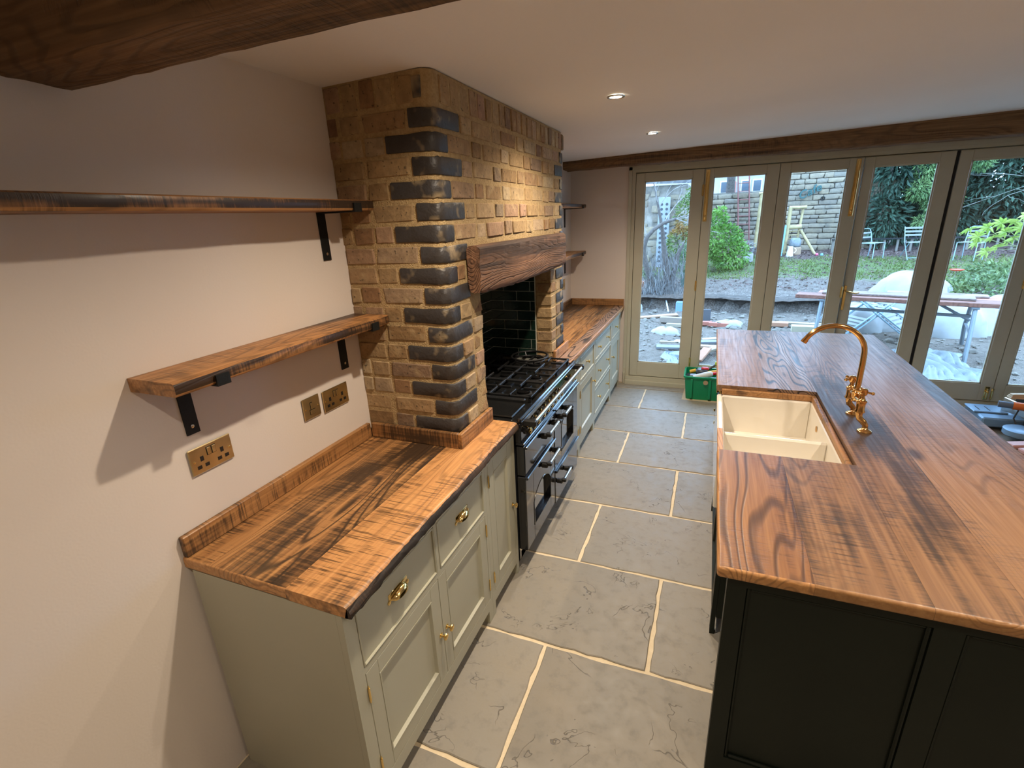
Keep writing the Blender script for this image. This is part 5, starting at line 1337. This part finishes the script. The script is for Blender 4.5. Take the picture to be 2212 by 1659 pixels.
for o in list(COL.objects):
    if o.type == 'MESH' and o.parent and o.name.split('.')[0] in ('foliage','twigs'): o['kind'] = 'stuff'
# ------------------------------------------------------------------ tool crate by the doors
cr = thing('tool_crate', 'bright green plastic crate full of tools on the floor by the doors', 'crate')
gp = plain('green_plastic',(.0,.235,.095),.38,var=.08)
def shell(x0,x1,y0,y1,z0,z1,ins,th):
    mb = MB(); r = .03
    def ring(i,z):
        a0,a1,b0,b1 = x0+i,x1-i,y0+i,y1-i; P=[]
        for (cx,cy,s) in ((a1-r,b1-r,0),(a0+r,b1-r,1),(a0+r,b0+r,2),(a1-r,b0+r,3)):
            for k in range(5): t_ = s*PI/2+PI/2*k/4; P.append((cx+r*math.cos(t_),cy+r*math.sin(t_),z))
        return P
    L = [ring(ins,z0),ring(0,z1-.02),ring(-.012,z1-.018),ring(-.012,z1),ring(th*.6,z1),ring(th,z1-.02),ring(ins+th,z0+th)]
    N = 20; V = [p for l in L for p in l]
    mb._add(V,[(i*N+k,i*N+(k+1)%N,(i+1)*N+(k+1)%N,(i+1)*N+k) for i in range(len(L)-1) for k in range(N)]+[tuple(range(N)),tuple((len(L)-1)*N+k for k in range(N))]); return mb
shell(1.345,1.845,4.395,4.735,.001,.262,.022,.006).build('tub', gp, cr, 40)
for x in (1.42,1.60,1.77): MB().cbox(x-.012,x+.012,4.385,4.41,.02,.235,.004).build('rib', gp, cr)
MB().lathe([(.024,0),(.024,.004),(.016,.005)],16,(1.555,4.382,.205),'y').build('grip_hole', plain('grip_hole_buff',(.38,.27,.16),.7), cr, 40)
# dust sheet of cardboard under it
o = MB().prism([(1.33,4.385),(1.42,4.372),(1.52,4.380),(1.60,4.362),(1.70,4.372),(1.86,4.360),(1.86,4.74),(1.34,4.74)],.0006,.0009).build('cardboard_sheet', plain('card_buff',(.46,.36,.24),.9), None); tag(o,'torn buff cardboard sheet under the green crate','cardboard')
yel = plain('yellow_plastic',(.72,.40,.02),.4); red = plain('red_plastic',(.55,.02,.03),.4); dk = plain('dark_grey_tool',(.05,.055,.065),.4); whp = plain('milky_bottle',(.62,.66,.66),.35); lime = plain('lime_tag',(.55,.75,.10),.4)
def tb(name,label,parts,cat='tool'):
    t = thing(name,label,cat)
    for n,mb,m in parts: mb.build(n,m,t,40)
    return t
tb('spirit_level','yellow spirit level with red end lying across the crate',[('body',MB().tube([(1.56,4.55,.265),(1.86,4.58,.320)],.018,8),yel),('end_cap',MB().tube([(1.525,4.545,.258),(1.56,4.55,.265)],.021,8),red)])
tb('screwdriver','yellow handled tool at the left end of the crate',[('handle',MB().tube([(1.39,4.60,.250),(1.45,4.60,.270)],.020,10),yel),('shaft',MB().tube([(1.45,4.60,.270),(1.53,4.59,.285)],.008,8),dk)])
tb('cordless_drill','dark and red power tool in the middle of the crate',[('body',MB().cbox(1.45,1.57,4.53,4.62,.225,.295,.015),dk),('grip',MB().cbox(1.50,1.58,4.56,4.61,.285,.315,.012),red)])
tb('glue_bottle','milky white bottle with a red cap lying in the crate',[('bottle',MB().tube([(1.43,4.43,.236),(1.56,4.46,.268),(1.605,4.47,.278),(1.62,4.473,.282)],[.030,.034,.032,.014],14),whp),('cap',MB().tube([(1.618,4.473,.281),(1.66,4.48,.290)],[.017,.014],12),red)],'bottle')
tb('sanding_block','yellow angular block at the right of the crate',[('block',MB().cbox(1.67,1.75,4.43,4.49,.225,.290,.008),yel)])
tb('tape_box','grey blue box of fixings at the left of the crate',[('box',MB().cbox(1.395,1.455,4.44,4.50,.215,.262,.004),plain('grey_blue_box',(.28,.32,.40),.5))])
tb('hand_saw','long tool with a lime tag leaning at the back of the crate',[('blade',MB().tube([(1.56,4.66,.262),(1.80,4.69,.440)],.012,6),dk),('tag',MB().cbox(1.635,1.665,4.655,4.69,.318,.358,.006),lime)])
for k,(x,y,z) in enumerate(((1.42,4.68,.20),(1.55,4.50,.19),(1.72,4.62,.20),(1.65,4.54,.21))):
    tb('toolbox_item',['dark case at the back left of the crate','dark case under the milky bottle','dark case at the back right of the crate','dark case under the spirit level'][k],[('case',MB().cbox(x-.07,x+.07,y-.05,y+.05,z-.16,z,.01),dk)])
# ------------------------------------------------------------------ power tools on the floor right of the island
orm = plain('orange_tool_plastic',(.75,.16,.02),.4); gbm = plain('blue_grey_cast_base',(.20,.30,.40),.4,.2); sal = plain('salmon_metal',(.62,.30,.24),.5)
ms = thing('mitre_saw', 'orange and black mitre saw with a grey fence on the floor beyond the island', 'saw')
MB().cbox(3.80,4.10,4.28,4.62,.03,.115,.012).build('base', gbm, ms)
MB().cbox(3.78,4.02,4.40,4.60,.115,.130,.006).build('table', gbm, ms)
for x in (3.83,3.90): MB().box(x,x+.008,4.44,4.54,.1302,.1312).build('slot', MAT['blackplastic'], ms)
b = MB(); b._add([(3.99,4.47,.13),(4.16,4.20,.13),(4.16,4.20,.20),(3.99,4.47,.25),(4.005,4.48,.13),(4.175,4.21,.13),(4.175,4.21,.20),(4.005,4.48,.25)],[(0,1,2,3),(4,7,6,5),(0,4,5,1),(1,5,6,2),(2,6,7,3),(3,7,4,0)]); b.build('fence', MAT['steel'], ms)
MB().lathe([(.10,0),(.11,.01),(.11,.05),(.09,.06)],24,(3.98,4.10,.05)).build('turntable', gbm, ms, 40)
MB().tube([(3.90,4.34,.232),(3.985,4.31,.234)],.028,12).build('handle_cap', plain('slate_blue_plastic',(.12,.15,.20),.4), ms, 40)
MB().tube([(3.985,4.31,.234),(4.26,4.22,.238)],.034,12).build('handle', orm, ms, 40)
MB().cbox(4.03,4.19,4.04,4.22,.05,.20,.02).build('motor', MAT['blackplastic'], ms); MB().cbox(4.05,4.25,4.03,4.10,.12,.205,.012).build('guard', orm, ms)
MB().tube([(4.02,4.29,.20),(3.985,4.25,.14),(4.00,4.2,.08),(4.06,4.05,.04),(4.14,3.97,.03)],.006,6).build('cable', MAT['blackplastic'], ms, 40)
for k,z in enumerate((.275,.290,.305)):
    o = MB(Matrix.Translation((4.26,4.42,z)) @ Matrix.Rotation(.10+.05*k,4,'Z')).cbox(-.28,.35,-.03+.01*k,.03,0,.013,.002).build('wood_strip', plain('pale_strip_%d'%k,(.66,.50,.32),.7), None); tag(o,['lowest pale wood strip resting across the mitre saw','middle pale wood strip resting across the mitre saw','topmost pale wood strip resting across the mitre saw'][k],'timber')
MB().cbox(4.11,4.55,4.36,4.56,.115,.275,.01).build('rear_housing', MAT['blackplastic'], ms)
sn = thing('sanding_tray', 'black tray with salmon pink sides on the floor by the island edge', 'tray')
mt_ = Matrix.Translation((3.92,3.80,.001)) @ Matrix.Rotation(.35,4,'Z')
MB(mt_).cbox(-.12,.12,-.09,.09,0,.05,.008).build('case', MAT['blackplastic'], sn); MB(mt_).cbox(-.125,.125,-.095,-.02,.05,.085,.008).build('lid', sal, sn); MB(mt_).cbox(-.125,.125,.01,.095,.05,.085,.008).build('flap', sal, sn)
